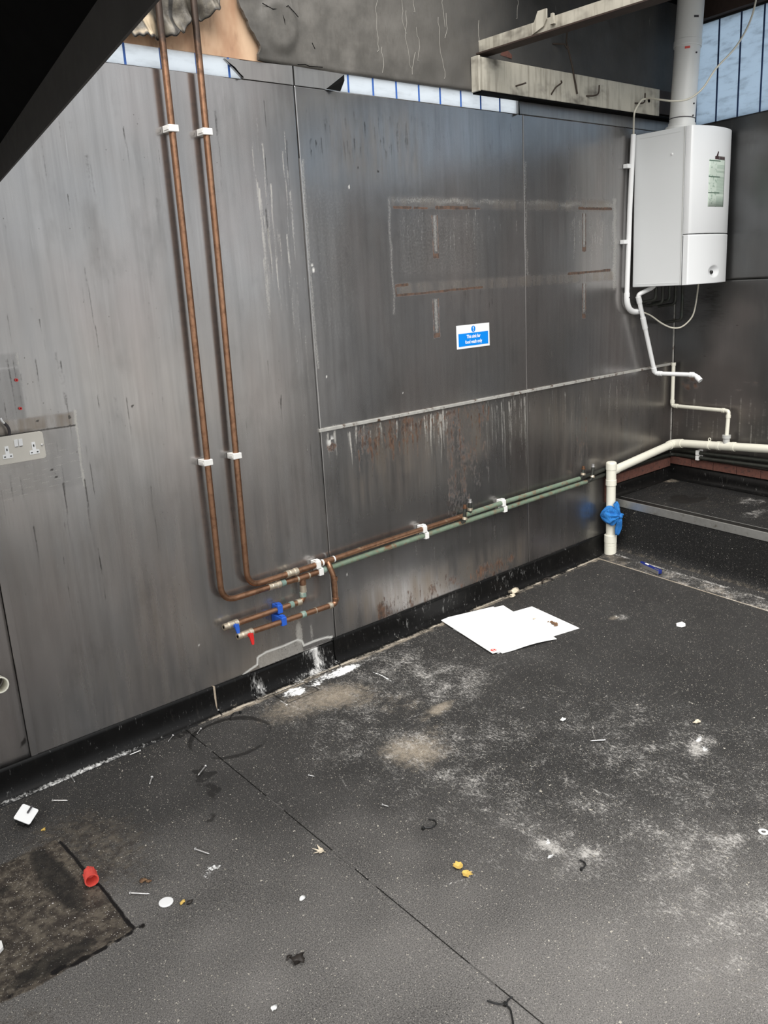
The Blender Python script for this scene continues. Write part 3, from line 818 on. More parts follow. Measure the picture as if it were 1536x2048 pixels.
flap([(2.118, -0.006, 2.189), (2.207, -0.005, 2.246), (2.185, -0.030, 2.218), (2.160, -0.034, 2.180)])
flap([(3.190, -0.004, 2.252), (3.190, -0.004, 2.186), (3.176, -0.022, 2.178), (3.176, -0.018, 2.240)])
# translucent sheet showing through the slits, with its blue ribs
for (a, b), ribs in zip(SL, ((1.228, 1.353, 1.475, 1.601, 1.722), (2.233, 2.354, 2.473, 2.594, 2.713, 2.834, 2.955, 3.077))):
    MB().box(a, b, 0.008, 0.012, 2.184, 2.252).build('translucent_strip', M['poly'], w_left)
    for r in ribs:
        MB().box(r - 0.0035, r + 0.0035, 0.0055, 0.0078, 2.184, 2.252).build('rib', M['rib'], w_left)

# upper wall: bare board where the lining burnt off, lining to its right, melted lining hanging at the left
MB().box(-2.2, 1.95, 0.004, 0.0118, 2.250, 3.30).build('bare_board', M['bare_board'], w_left)
def lining():
    zs = np.linspace(2.250, 3.28, 120)
    edge = np.interp(zs, [2.246, 2.315, 2.344, 2.379, 2.425, 2.6, 3.3], [1.832, 1.832, 1.810, 1.790, 1.771, 1.72, 1.6])
    edge = edge + 0.022 * (vnoise(zs, zs * 0 + 3.3, 31, 45) - 0.5) + 0.012 * (vnoise(zs, zs * 0 + 7.1, 83, 46) - 0.5)
    U = np.linspace(0, 1, 260) ** 1.3
    X = edge[None, :] + (4.53 - edge[None, :]) * U[:, None]
    Z = np.repeat(zs[None, :], len(U), 0)
    lift = 0.016 * np.exp(-(X - edge[None, :]) / 0.03)
    Y = -0.003 - lift - 0.010 * (vnoise(X, Z, 5, 31) - 0.3) - 0.006 * vnoise(X, Z, 15, 32)
    # blisters and a tear near the left end
    Y -= 0.012 * ell(X, Z, 1.93, 2.37, 0.09, 0.10, 0.4)
    Y[:, 0] += 0.004
    marks = np.zeros((*X.shape, 3))
    grid_obj('wall_lining', np.stack([X, Y, Z], -1), M['lining'], w_left, {'marks': marks}, thick=(0, 0.012, 0))
lining()
def melted():
    xs = np.linspace(1.15, 1.70, 150)
    bot = np.interp(xs, [1.15, 1.361, 1.391, 1.441, 1.499, 1.51, 1.52, 1.545, 1.563, 1.582, 1.625, 1.65, 1.677, 1.70], [2.262, 2.266, 2.254, 2.264, 2.276, 2.281, 2.276, 2.300, 2.320, 2.328, 2.342, 2.358, 2.39, 2.45])
    bot = bot + 0.004 * np.sin(xs * 150) + 0.003 * np.sin(xs * 333 + 1)
    V = np.linspace(0, 1, 60)
    X = np.repeat(xs[:, None], 60, 1)
    Z = bot[:, None] + (2.62 - bot[:, None]) * V[None, :]
    fold = 0.5 + 0.5 * np.sin((X - 1.15) * 62 + 2.5 * np.sin(Z * 19))
    low = np.exp(-(Z - bot[:, None]) / 0.05)
    near = 1 - 0.8 * np.exp(-((X - 1.468) / 0.028) ** 2) - 0.8 * np.exp(-((X - 1.593) / 0.028) ** 2)
    Y = -0.004 - near * (0.040 * fold * (0.35 + 0.65 * low)  + 0.03 * low + 0.014 * vnoise(X, Z, 26, 41))
    dk = np.clip(1.3 * np.exp(-(Z - bot[:, None]) / 0.010), 0, 1) + 1.2 * np.exp(-((X - 1.515 - (2.40 - Z) * -0.05) / 0.007) ** 2)
    lt = ell(X, Z, 1.43, 2.30, 0.035, 0.045, 0.5) + 0.8 * ell(X, Z, 1.40, 2.262, 0.05, 0.02, 0.6)
    grid_obj('melted_lining', np.stack([X, Y, Z], -1), M['melted'], w_left, {'marks': np.stack([dk * 0, lt * (dk < 0.5), dk], -1)}, thick=(0, 0.004, 0))
melted()
# cracked paint edges and rough hole in the lining
xz([(3.062, 2.405), (3.075, 2.424), (3.112, 2.428), (3.140, 2.413), (3.136, 2.400)], -0.0145, -0.010, 'broken_hole', M['brick'])
for pts in ([(1.862, 2.425), (1.90, 2.412), (1.945, 2.420), (1.965, 2.432), (1.99, 2.418), (2.005, 2.402)], [(1.935, 2.420), (1.945, 2.385), (1.950, 2.355)], [(2.06, 2.330), (2.068, 2.31)],
            [(1.99, 2.253), (2.02, 2.256), (2.04, 2.253), (2.075, 2.254), (2.10, 2.256)]):
    MB().tube([(x, -0.016 - 0.004 * (k % 2), z) for k, (x, z) in enumerate(pts)], 0.0014, 6).build('lining_crack', M['soot_black'], w_left)
M['crack_white'] = plain('pale_paint_crack', (0.36, 0.345, 0.31), 0.8)
_r = np.random.default_rng(3)
def crack(x, z0, z1):
    pts = []
    z = z1
    while z > z0:
        pts.append((x, z)); x += _r.uniform(-0.010, 0.010); z -= _r.uniform(0.012, 0.03)
    pts.append((x, z0))
    def yy(px, pz):
        X = np.array([[px]]); Z = np.array([[pz]])
        return float((-0.003 - 0.010 * (vnoise(X, Z, 5, 31) - 0.3) - 0.006 * vnoise(X, Z, 15, 32))[0, 0]) - 0.0005
    MB().tube([(px, yy(px, pz), pz) for px, pz in pts], 0.0008, 5).build('paint_crack', M['crack_white'], w_left)
for x, a, b in ((2.39, 2.34, 2.55), (2.40, 2.27, 2.36), (2.53, 2.30, 2.50), (2.50, 2.42, 2.58), (2.56, 2.50, 2.58), (2.57, 2.28, 2.36), (2.72, 2.47, 2.60), (2.745, 2.43, 2.52), (2.70, 2.28, 2.50), (2.935, 2.44, 2.52), (3.19, 2.56, 2.68), (2.58, 2.33, 2.45)):
    crack(x, a, b)
# loose plugs in the wall
for x, z in ((0.876, 1.288), (0.874, 1.204)):
    MB().lathe((x, 0.003, z), (x, -0.01, z), [(0, 0.0045), (0.009, 0.0045), (0.009, 0.0022), (0.002, 0.002)]).build('wall_plug', M['red_plastic'], w_left)

MB().box(4.5275, 4.5335, -0.0035, 0.004, 0.43, 2.19).build('corner_bead', M['lip'], w_left)

# quarry tile edging and black vinyl above the raised platform, on both walls
def edging():
    x = 3.885
    while x < 4.50:
        x1 = min(x + 0.148, 4.512)
        MB().box(x, x1 - 0.003, -0.016, 0.0, 0.375, 0.424).build('edging_tile', M['brick'], w_left, bevel=0.002)
        x += 0.148
    MB().box(3.868, 3.883, -0.016, 0.0, 0.285, 0.424).build('edging_tile', M['brick'], w_left, bevel=0.002)
edging()

# ------------------------------------------------------------------ far wall
def fbox(mb, s0, s1, o0, o1, z0, z1):
    mb.prism([(s0, o0), (s1, o0), (s1, o1), (s0, o1)], z0, z1, lambda u, v, w: far(u, v, w))
    return mb
wb = MB()
fbox(wb, -0.06, 3.2, -0.05, -0.012, 0.0, 2.215)
fbox(wb, -0.06, 0.07, -0.05, -0.012, 2.215, 2.70)
fbox(wb, 2.9, 3.2, -0.05, -0.012, 2.215, 2.70)
fbox(wb, -0.06, 3.2, -0.05, -0.012, 2.695, 3.30)
w_back = wb.build('wall_back', M['gap'], kind='structure', label='far end wall clad in dark steel sheets')
def far_sheet(s0, s1, z0, z1, step, seed):
    S, Z = np.meshgrid(np.linspace(s0, s1, int((s1 - s0) / step)), np.linspace(z0, z1, int((z1 - z0) / step)), indexing='ij')
    und = 0.001 * np.sin(S * 5 + seed) * np.cos(Z * 4)
    P = np.stack([CORNER.x + FD.x * S + FN.x * und, FD.y * S + FN.y * und, Z], -1)
    light = np.zeros_like(S)
    rr = np.random.default_rng(seed)
    rust = 0.42 * ell(S, Z, 0.13, 0.86, 0.13, 0.09, 0.9) * vnoise(S, Z, 45, 4) * 1.5 + 0.25 * ell(S, Z, 0.5, 0.86, 0.25, 0.07, 0.9)
    dark = 0.45 * rect(S, Z, -0.1, 0.35, 1.10, 1.42, 0.08) * vnoise(S, Z, 12, 8)  # shade below the boiler, painted on this wall too
    tan = 0.5 * rect(S, Z, 0, 3, 0.43, 0.78, 0.06) * vnoise(S, Z, 8, 9)
    for _ in range(60):
        a = rr.uniform(0, 1.0); zt = rr.uniform(0.6, 0.82); ln = rr.uniform(0.05, 0.25)
        light = np.maximum(light, rr.uniform(0.15, 0.45) * np.exp(-((S - a) / 0.005) ** 2) * (Z < zt) * (Z > zt - ln))
    return grid_obj('panel', P, M['steel_far'], w_back, {'marks': np.stack([rust, light, dark], -1), 'marks_b': np.stack([tan, tan * 0, tan * 0], -1)}, thick=tuple(np.array(FN) * -0.011), flip=True)
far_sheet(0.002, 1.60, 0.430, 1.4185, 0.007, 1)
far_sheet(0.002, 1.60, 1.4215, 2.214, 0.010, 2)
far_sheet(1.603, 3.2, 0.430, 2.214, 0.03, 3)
fbox(MB(), 0.07, 2.9, -0.022, -0.018, 2.20, 2.71).build('translucent_sheet', M['poly_far'], w_back)
for k in range(20):
    s = 0.084 + 0.1265 * k
    fbox(MB(), s - 0.004, s + 0.004, -0.0178, -0.0145, 2.20, 2.71).build('rib', M['rib_far'], w_back)
fbox(MB(), -0.0, 3.2, -0.012, 0.03, 2.705, 2.80).build('wall_plate', M['soot_wood'], w_back)
s = 0.012
while s < 1.5:
    fbox(MB(), s, s + 0.145, 0.0, 0.016, 0.388, 0.432).build('edging_tile', M['brick'], w_back, bevel=0.002)
    s += 0.148

# yard outside the building
MB().box(-40, 40, -46, 40, -0.16, -0.065).build('ground', plain('pale_yard_concrete', (0.46, 0.45, 0.43), 0.8, 0, 0.3, 2.0), kind='structure', label='grey concrete yard outside the building')

# ------------------------------------------------------------------ remaining piece of roof over the far corner
roof = thing('ceiling', (3.8, -0.4, 2.78), kind='structure', label='sooty remains of the roof over the far corner')
MB().prism([(3.02, -0.002), (4.50, -0.002), (4.37, -0.85), (3.02, -0.85)], 2.80, 2.86).build('roof_deck', M['soot_black'], roof)

# ------------------------------------------------------------------ skirting along the steel wall
sk = thing('baseboard_left', (1.5, 0, 0), kind='structure', label='black coved vinyl skirting along the steel wall')
PROF = [(-0.001, 0.108), (-0.0075, 0.107), (-0.0085, 0.06), (-0.0095, 0.045), (-0.0115, 0.033), (-0.0155, 0.021), (-0.0225, 0.011), (-0.0305, 0.0055), (-0.042, 0.0030), (-0.043, 0.0)]
def skirting(x0, x1, ztop=0.108, step=0.012, setback=0.0):
    xs = np.linspace(x0, x1, max(2, int((x1 - x0) / step)))
    # densify the profile
    pr = [(-0.001, ztop), (-0.0075, ztop - 0.001)] + [(-0.0085, z) for z in np.linspace(ztop - 0.012, 0.058, 5)] + PROF[3:]
    pr = np.array(pr)
    Y = np.repeat(pr[None, :, 0], len(xs), 0) + setback
    Z = np.repeat(pr[None, :, 1], len(xs), 0)
    X = np.repeat(xs[:, None], len(pr), 1)
    Y = Y + 0.0012 * np.sin(X * 7)
    n1 = vnoise(X, Z, 30, 2)
    tan = 0.30 * (Z < 0.012) * n1 + 0.75 * (Z < 0.0035) * (0.2 + vnoise(X, Z * 0, 16, 12)) * np.where(X > 2.2, 0.75, 1.0)
    tan = tan * np.where(X < 1.3, 0.25, 1.0)
    chalk = 1.0 * rect(X + 0.3 * (Z - 0.05), Z, 1.835, 1.925, 0.0, 0.2, 0.045) * (0.25 + 0.75 * vnoise(X, Z * 0.25, 38, 6))
    chalk = np.maximum(chalk, 0.62 * ell(X + 0.2 * (Z - 0.05), Z, 1.580, 0.04, 0.05, 0.12, 0.9) * (0.4 + 0.6 * n1))
    chalk = np.maximum(chalk, 0.9 * rect(X, Z, 1.60, 1.97, 0.0, 0.02, 0.01) * vnoise(X, Z, 20, 7) * sstep(X, 1.6, 1.8))
    chalk = np.maximum(chalk, 0.30 * rect(X, Z, 2.2, 3.3, 0.02, 0.11, 0.03) * vnoise(X, Z * 0.3, 40, 9) ** 2)
    chalk = np.maximum(chalk, 0.75 * (Z < 0.0062) * (Z > 0.002) * (1 - sstep(X, 0.95, 1.25)) * (0.5 + 0.5 * vnoise(X, Z, 25, 19)))  # sky highlight on the cove, painted as a pale line at its foot
    return grid_obj('skirting_length', np.stack([X, Y, Z], -1), M['skirting'], sk, {'marks': np.stack([chalk, tan, tan * 0], -1)}, flip=False)
skirting(-2.2, 1.394, 0.106, 0.02)
skirting(1.401, 1.556, 0.104)
skirting(1.560, 1.958, 0.098, setback=0.004)
skirting(1.962, 3.905, 0.111)
MB().box(1.3935, 1.4015, -0.009, 0.0, 0.002, 0.104).build('joint_filler', plain('tan_filler', (0.40, 0.33, 0.25), 0.9, 0, 0.3, 80), sk)

# ------------------------------------------------------------------ floor: two vinyl sheets with an open joint
M['joint_dirt'] = plain('trodden_joint_dirt', (0.085, 0.08, 0.075), 0.9, 0, 0.4, 120)
fl = thing('floor', (1.5, -1.5, -0.01), kind='structure', label='dark speckled vinyl floor scattered with crumbs and scuffs')
def seam_x(y): return 1.2535 + 0.0608 * y
def floor_marks(X, Y):
    mx = np.maximum
    n1 = vnoise(X, Y, 3.3, 51); n2 = vnoise(X, Y, 9, 52); n3 = vnoise(X, Y, 24, 53); n4 = vnoise(X, Y, 60, 54)
    chalk = 0.34 * sstep(X, 1.15, 1.7) * (0.55 + 0.4 * n1 + 0.4 * n2) * (0.6 + 0.8 * n3) * (1 - 0.8 * sstep(X, 2.2, 2.9)) * (1 - 0.35 * ell(X, Y, 2.35, -0.75, 0.4, 0.3, 0.9))
    for cx, cy, rx, ry, a in ((1.70, -0.74, 0.26, 0.24, 0.85), (1.72, -0.90, 0.12, 0.10, 0.6), (2.378, -1.409, 0.16, 0.10, 0.95), (2.24, -1.30, 0.2, 0.12, 0.6), (2.10, -1.25, 0.14, 0.14, 0.65), (1.60, -1.37, 0.10, 0.10, 0.85),
                              (1.70, -1.45, 0.12, 0.10, 0.8), (1.61, -1.66, 0.12, 0.08, 0.7), (1.9, -1.05, 0.25, 0.2, 0.45), (2.0, -0.62, 0.2, 0.12, 0.55), (2.3, -1.0, 0.25, 0.2, 0.4), (1.5, -0.5, 0.2, 0.2, 0.3), (2.6, -1.5, 0.3, 0.2, 0.4),
                              (1.95, -1.7, 0.2, 0.15, 0.65), (1.45, -1.3, 0.15, 0.12, 0.4), (1.40, -1.72, 0.14, 0.08, 0.45), (1.75, -1.85, 0.25, 0.12, 0.45), (1.0, -0.95, 0.12, 0.12, 0.3), (3.12, -0.60, 0.08, 0.06, 0.8), (2.7, -1.0, 0.3, 0.2, 0.25)):
        chalk = mx(chalk, a * ell(X, Y, cx, cy, rx, ry, 0.9) * (0.35 + 0.75 * n3) * (0.5 + 0.6 * n2))
    tan = 0.8 * ell(X + 0.06 * (n3 - 0.5), Y, 1.96, -0.60, 0.13, 0.06, 0.9) + 0.8 * ell(X + 0.1 * (n2 - 0.5), Y, 1.72, -0.74, 0.25, 0.19, 0.9) + 0.5 * ell(X, Y, 1.83, -0.30, 0.2, 0.2, 0.9) + 0.65 * ell(X, Y, 1.66, -0.19, 0.34, 0.18, 0.9)
    tan = mx(tan, 0.55 * ell(X, Y, 2.93, -0.02, 0.35, 0.07, 0.8) * (0.4 + n3) + 0.6 * ell(X, Y, 3.10, -0.58, 0.06, 0.03, 0.8))
    tan = mx(tan, 0.35 * ell(X, Y, 1.9, -0.48, 0.2, 0.2, 0.9) * (0.5 + n3))
    tan = mx(tan, 0.25 * sstep(-Y, 1.0, 1.9) * n2)
    tan = mx(tan, (0.85 * np.exp(-((Y + 0.050) / 0.009) ** 2) + 0.35 * np.exp(-((Y + 0.06) / 0.03) ** 2)) * sstep(X, 1.3, 1.45) * (0.35 + 0.9 * n3) * (1 - 0.3 * sstep(X, 2.2, 2.8)))
    # damp ring left by a bucket, and its trail
    rr = np.hypot(X - 1.335, (Y + 0.205) * 1.08)
    wet = np.exp(-((rr - 0.142 - 0.008 * (n3 - 0.5)) / (0.010 + 0.008 * n2)) ** 2) * (0.25 + 0.9 * n2 * (0.6 + 0.6 * n3))
    wx = X + 0.05 * (n3 - 0.5) + 0.04 * (n2 - 0.5); wy = Y + 0.05 * (n4 - 0.5)
    wet = mx(wet, 0.85 * ell(wx, wy, 1.145, -0.345, 0.055, 0.05, 0.6) + 0.75 * ell(wx, wy, 1.10, -0.44, 0.025, 0.085, 0.7) + 0.5 * ell(wx, wy, 1.03, -0.56, 0.05, 0.05, 0.8) * n4 * 1.5)
    wet = mx(wet, 0.55 * ell(X, Y, 1.22, -0.05, 0.08, 0.05, 0.7))
    # grimy torn patch at the left
    patch = sstep(-X, -0.672, -0.660) * sstep(-Y, 0.325, 0.34) * (1 - sstep(-Y, 0.825 + 0.02 * n3, 0.85 + 0.02 * n3))
    grime = mx(0.95 * patch, 0.55 * ell(X, Y, 0.70, -0.45, 0.33, 0.42, 0.8) + 0.45 * ell(X, Y, 1.02, -0.55, 0.15, 0.25, 0.9) * n3 + 0.4 * ell(X, Y, 0.3, -0.95, 0.3, 0.18, 0.8))
    wet = mx(wet, 0.75 * patch * (ell(X, Y, 0.60, -0.50, 0.06, 0.30, 0.7) + ell(X, Y, 0.48, -0.80, 0.2, 0.06, 0.8) + 0.8 * ell(X, Y, 0.42, -0.45, 0.15, 0.05, 0.8)))
    crack = 1.0 * np.exp(-((X - 0.668 - 0.010 * (n3 - 0.5)) / 0.0055) ** 2) * rect(X, Y, 0.5, 0.8, -0.84, -0.345, 0.01)
    crack = mx(crack, 0.8 * np.exp(-((Y + 0.335 + 0.03 * (n3 - 0.5)) / 0.006) ** 2) * (X < 0.68) * n3 * 1.4)
    crack = mx(crack, 0.75 * np.exp(-((Y + 0.838 + 0.03 * (n2 - 0.5)) / 0.014) ** 2) * (X < 0.69) * n4 * 1.5)
    # white filler dust below the cut-out skirting
    white = 1.2 * ell(X + 0.05 * (n3 - 0.5), Y + 0.4 * (X - 1.9) * 0.1, 1.90, -0.080, 0.19, 0.055, 0.7) * (0.45 + 0.8 * n3) + 0.9 * ell(X, Y, 1.80, -0.10, 0.10, 0.03, 0.8) * n3 * 1.4
    hx, hy = X - 1.695, Y + 0.098
    inh = np.maximum(np.abs(hx) / 0.078, np.abs(hy) / 0.055)
    white = mx(white, 1.1 * ell(X, Y, 1.690, -0.090, 0.075, 0.050, 0.6) * (0.45 + 0.8 * n3))
    white = mx(white, 0.7 * (np.exp(-((inh - 1.06) / 0.05) ** 2)) * (n3 > 0.42))
    wet = mx(wet, 0.9 * np.exp(-((inh - 0.93) / 0.05) ** 2))
    white = mx(white, 0.75 * np.exp(-((X - 1.995 - 0.02 * n2) / 0.006) ** 2) * rect(X, Y, 1.9, 2.1, -0.33, -0.17, 0.05))
    for cx, cy, r in ((0.920, -0.783, 0.030), (0.895, -0.800, 0.020), (3.13, -0.585, 0.020), (2.40, -1.375, 0.022), (2.355, -1.425, 0.024), (1.63, -1.345, 0.02), (1.60, -1.41, 0.018)):
        white = mx(white, 0.62 * ell(X + 0.03 * (n4 - 0.5), Y + 0.03 * (n3 - 0.5), cx, cy, r * 1.2, r, 0.8))
    # long scuffs
    r2 = np.random.default_rng(77)
    for _ in range(26):
        cx, cy, a, L = r2.uniform(1.25, 2.7), r2.uniform(-2.0, -0.5), r2.uniform(0, 3.14), r2.uniform(0.02, 0.10)
        t = (X - cx) * math.cos(a) + (Y - cy) * math.sin(a); q = -(X - cx) * math.sin(a) + (Y - cy) * math.cos(a) + 1.5 * t * t * r2.uniform(-1, 1)
        chalk = mx(chalk, r2.uniform(0.35, 0.7) * np.exp(-(q / 0.004) ** 2) * np.clip(1.5 - np.abs(t) / L * 1.5, 0, 1))
    worn_lit = 0.60 * sstep(-Y - 0.75 * (X - 1.0), 0.2, 1.5) * (0.75 + 0.5 * n1) * (1 - sstep(-Y, 2.1, 2.5)) + 0.16 * sstep(1.9 - X, 0.0, 0.6) * (0.6 + 0.6 * n2) + 0.10 * n2  # wear and near-floor light together, painted paler towards the camera
    return {'marks': np.stack([chalk, tan, wet], -1), 'marks_b': np.stack([grime, white, crack], -1), 'marks_c': np.stack([worn_lit, worn_lit * 0, worn_lit * 0], -1)}

def floor_sheet(u0, u1, fine0, fine1, name='vinyl_sheet'):
    st = 0.006
    us = np.concatenate([np.linspace(u0, fine0, 12)[:-1] if u0 < fine0 else [], np.arange(fine0, fine1, st), np.linspace(fine1, u1, 12) if u1 > fine1 else [u1]])
    us = np.unique(np.round(us, 5))
    ys = np.unique(np.round(np.concatenate([np.linspace(-4.4, -2.2, 14)[:-1], np.arange(-2.2, -0.018, st), [-0.016]]), 5))
    U, Y = np.meshgrid(us, ys, indexing='ij')
    X = U + seam_x(Y)
    fade = np.clip((Y + 6) / 3.0, 0, 1) * np.clip(1 - np.abs(U) / 2.0, 0, 1)
    Z = 0.0012 * (vnoise(X, Y, 2.3, 61) - 0.5) + 0.0008 * np.exp(-np.abs(U) / 0.02)
    n3 = vnoise(X, Y, 24, 53)
    pit = sstep(-X, -0.672, -0.655) * sstep(-Y, 0.325, 0.345) * (1 - sstep(-Y, 0.825, 0.85))
    Z = Z - 0.004 * pit + 0.004 * pit * vnoise(X, Y, 30, 62)
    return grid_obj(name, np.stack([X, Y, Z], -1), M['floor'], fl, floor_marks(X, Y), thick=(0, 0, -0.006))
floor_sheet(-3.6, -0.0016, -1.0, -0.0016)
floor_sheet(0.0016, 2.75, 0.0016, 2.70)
for ya, yb in ((-0.60, -0.70), (-0.955, -1.06), (-1.12, -1.15), (-1.50, -1.58), (-0.20, -0.24)):
    MB().add([(seam_x(q) + sx * 0.0015, q, z) for q in (ya, yb) for sx in (-1, 1) for z in (-0.006, 0.0006)], [(0, 1, 3, 2), (4, 6, 7, 5), (0, 4, 5, 1), (2, 3, 7, 6), (0, 2, 6, 4), (1, 5, 7, 3)]).build('joint_dirt', M['joint_dirt'], fl)
MB().box(-2.6, 4.6, -4.4, 0.012, -0.06, -0.007).build('subfloor', M['gap'], fl)

# ------------------------------------------------------------------ raised platform in the far corner
pf = thing('raised_platform', far(0.4, 0.3, 0), 'low black vinyl platform with an aluminium nosing in the far corner', 'platform')
OFF = 0.60
S1 = 2.6
sA = 0.066 / math.cos(TH)
def plat_grid(rows, name, s0, s1, step, mat, marks=None, parent=pf, flip=False, trim=True):
    """rows: list of (off, z). Sheet following the platform's length; starts at the steel wall (y = -0.001)."""
    P = []
    n = int((s1 - s0) / step)
    for off, z in rows:
        st = (0.0 if not trim else (off * math.sin(TH)) / math.cos(TH)) + 0.002   # where the line meets y = 0
        P.append([far(st + (s1 - st) * i / n, off, z) for i in range(n + 1)])
    P = np.array(P)
    m1 = np.zeros((*P.shape[:2], 3)); m2 = np.zeros_like(m1)
    if marks: m1, m2 = marks(P)
    return grid_obj(name, P, mat, parent, {'marks': m1, 'marks_b': m2}, flip=flip)
def top_marks(P):
    X, Y = P[..., 0], P[..., 1]
    n = vnoise(X, Y, 14, 71); n2 = vnoise(X, Y, 40, 72)
    ch = 0.55 * ell(X, Y, 4.27, -0.62, 0.12, 0.14, 0.8) * (0.3 + n2) + 0.45 * ell(X, Y, 4.05, -0.75, 0.2, 0.1, 0.9) * n2 * 1.5
    wet = 0.8 * ell(X, Y, 4.15, -0.33, 0.2, 0.14, 0.6) * (0.4 + 0.7 * n)
    tan = 0.25 * n + 0.5 * ell(X, Y, 4.46, -0.05, 0.08, 0.06, 0.8)
    return np.stack([ch, tan, wet], -1), np.stack([ch * 0, 0.6 * ell(X, Y, 4.50, -0.04, 0.02, 0.02, 0.6), ch * 0], -1)
plat_grid([(o, 0.30) for o in np.linspace(0.0, OFF - 0.052, 60)], 'top', 0, S1, 0.012, M['floor_dark'], top_marks, flip=True)
plat_grid([(OFF, 0.264)] + [(OFF + 0.001, z) for z in np.linspace(0.25, 0.07, 16)] + [(OFF + 0.004, 0.05), (OFF + 0.012, 0.033), (OFF + 0.028, 0.020)], 'front_face', 0, S1, 0.012, M['floor_dark'],
          lambda P: (np.stack([0.16 * vnoise(P[..., 1], P[..., 2], 30, 3), 0.5 * np.clip((0.06 - P[..., 2]) / 0.05, 0, 1), P[..., 2] * 0], -1), np.zeros(P.shape)), flip=True)
def cove_marks(P):
    X, Y = P[..., 0], P[..., 1]
    n = vnoise(X, Y, 25, 81)
    e = np.linspace(0, 1, P.shape[0])[:, None] * np.ones(P.shape[1])
    ch = (0.24 + 0.24 * n) * sstep(e, 0.15, 0.45) * (0.35 + 0.75 * sstep(-Y, -0.1, 0.5)) + 0.6 * np.exp(-((e - 0.30) / 0.05) ** 2) * n
    tan = 0.55 * sstep(e, 0.1, 0.5) * n + 1.2 * sstep(e, 0.955, 0.985)
    wet = 0.5 * ell(X, Y, 3.80, -0.15, 0.05, 0.12, 0.8)
    return np.stack([ch, tan, wet], -1), np.zeros(P.shape)
plat_grid([(OFF + 0.028 + 0.135 * t, 0.020 * (1 - t) ** 2 + 0.0028) for t in np.linspace(0, 1, 36)] + [(OFF + 0.165, -0.001)], 'dusty_cove', 0, S1, 0.008, M['floor'], cove_marks, flip=True)
def strip(o0, o1, z0, z1, name, mat, parent=pf, bevel=0.0):
    st = lambda o: (o * math.sin(TH)) / math.cos(TH) + 0.003
    pl = [(st(o0), o0), (S1, o0), (S1, o1), (st(o1), o1)]
    return MB().prism(pl, z0, z1, lambda u, v, w: far(u, v, w)).build(name, mat, parent, bevel=bevel)
ns = strip(OFF - 0.002, OFF + 0.005, 0.262, 0.303, 'nosing_lip', M['alu'], bevel=0.001)
strip(OFF - 0.054, OFF - 0.049, 0.290, 0.3025, 'nosing_back_edge', M['alu'])
strip(OFF - 0.049, OFF - 0.002, 0.290, 0.3018, 'nosing_insert', M['vinyl_black'])
# vinyl upstands on the platform
plat_grid([(0.001, 0.388), (0.006, 0.387), (0.007, 0.34), (0.010, 0.322), (0.018, 0.309), (0.034, 0.302)], 'upstand', 0, S1, 0.05, M['skirting'], parent=pf, flip=True)
xs = np.linspace(3.915, 4.530, 30)
pr = np.array([(-0.001, 0.374), (-0.007, 0.373), (-0.008, 0.34), (-0.011, 0.322), (-0.019, 0.309), (-0.034, 0.302)])
grid_obj('upstand', np.stack([np.repeat(xs[:, None], 6, 1), np.repeat(pr[None, :, 0], 30, 0), np.repeat(pr[None, :, 1], 30, 0)], -1), M['skirting'], pf, {'marks': np.zeros((30, 6, 3))})

# ------------------------------------------------------------------ extraction canopy overhead
cd = Vector((0.303, 1.41, 0)).normalized()          # direction of its edge
cn = Vector((cd.y, -cd.x, 0))                       # outwards (towards +x)
c0 = Vector((0.507, -1.74, 0))
cy = thing('extraction_canopy', (c0.x - 0.9, c0.y, 1.80), 'large dark metal canopy hanging overhead at the near left', 'canopy')
def cpt(t, o, z):
    p = c0 + cd * t + cn * o
    return (p.x, p.y, z)
def tend(o): return (1.715 - cn.y * o) / cd.y      # where the canopy meets the steel wall
def cbox(t0, t1, o0, o1, z0, z1):
    return MB().prism([(t0, o0), (t1, o0), (t1, o1), (t0, o1)], z0, z1, lambda u, v, w: cpt(u, v, w))
T0, T1, OW = -1.35, 1.50, -1.5
cbox(T0, tend(0) - 0.002, -0.004, 0.0, 1.80, 1.868).build('lip', M['canopy'], cy)
cbox(T0, tend(OW) - 0.002, OW, OW + 0.004, 1.80, 1.868).build('lip', M['canopy'], cy)
cbox(T0, T0 + 0.004, OW + 0.005, -0.005, 1.80, 1.868).build('lip', M['canopy'], cy)
hood = MB()
b = [(T0, OW), (tend(OW), OW), (tend(0.0), 0.0), (T0, 0.0)]
t = [(T0 + 0.35, OW + 0.45), (tend(OW + 0.45) - 0.02, OW + 0.45), (tend(-0.45) - 0.02, -0.45), (T0 + 0.35, -0.45)]
vs = [cpt(u, v, 1.868) for u, v in b] + [cpt(u, v, 2.35) for u, v in t] + [cpt(u, v, 1.871) for u, v in b] + [cpt(u, v, 2.353) for u, v in t]
hood.add(vs, [(0, 1, 5, 4), (1, 2, 6, 5), (2, 3, 7, 6), (3, 0, 4, 7), (4, 5, 6, 7), (8, 12, 13, 9), (9, 13, 14, 10), (10, 14, 15, 11), (11, 15, 12, 8), (12, 15, 14, 13), (0, 8, 9, 1), (1, 9, 10, 2), (2, 10, 11, 3), (3, 11, 8, 0)])
hood.build('hood', M['soot_black'], cy)

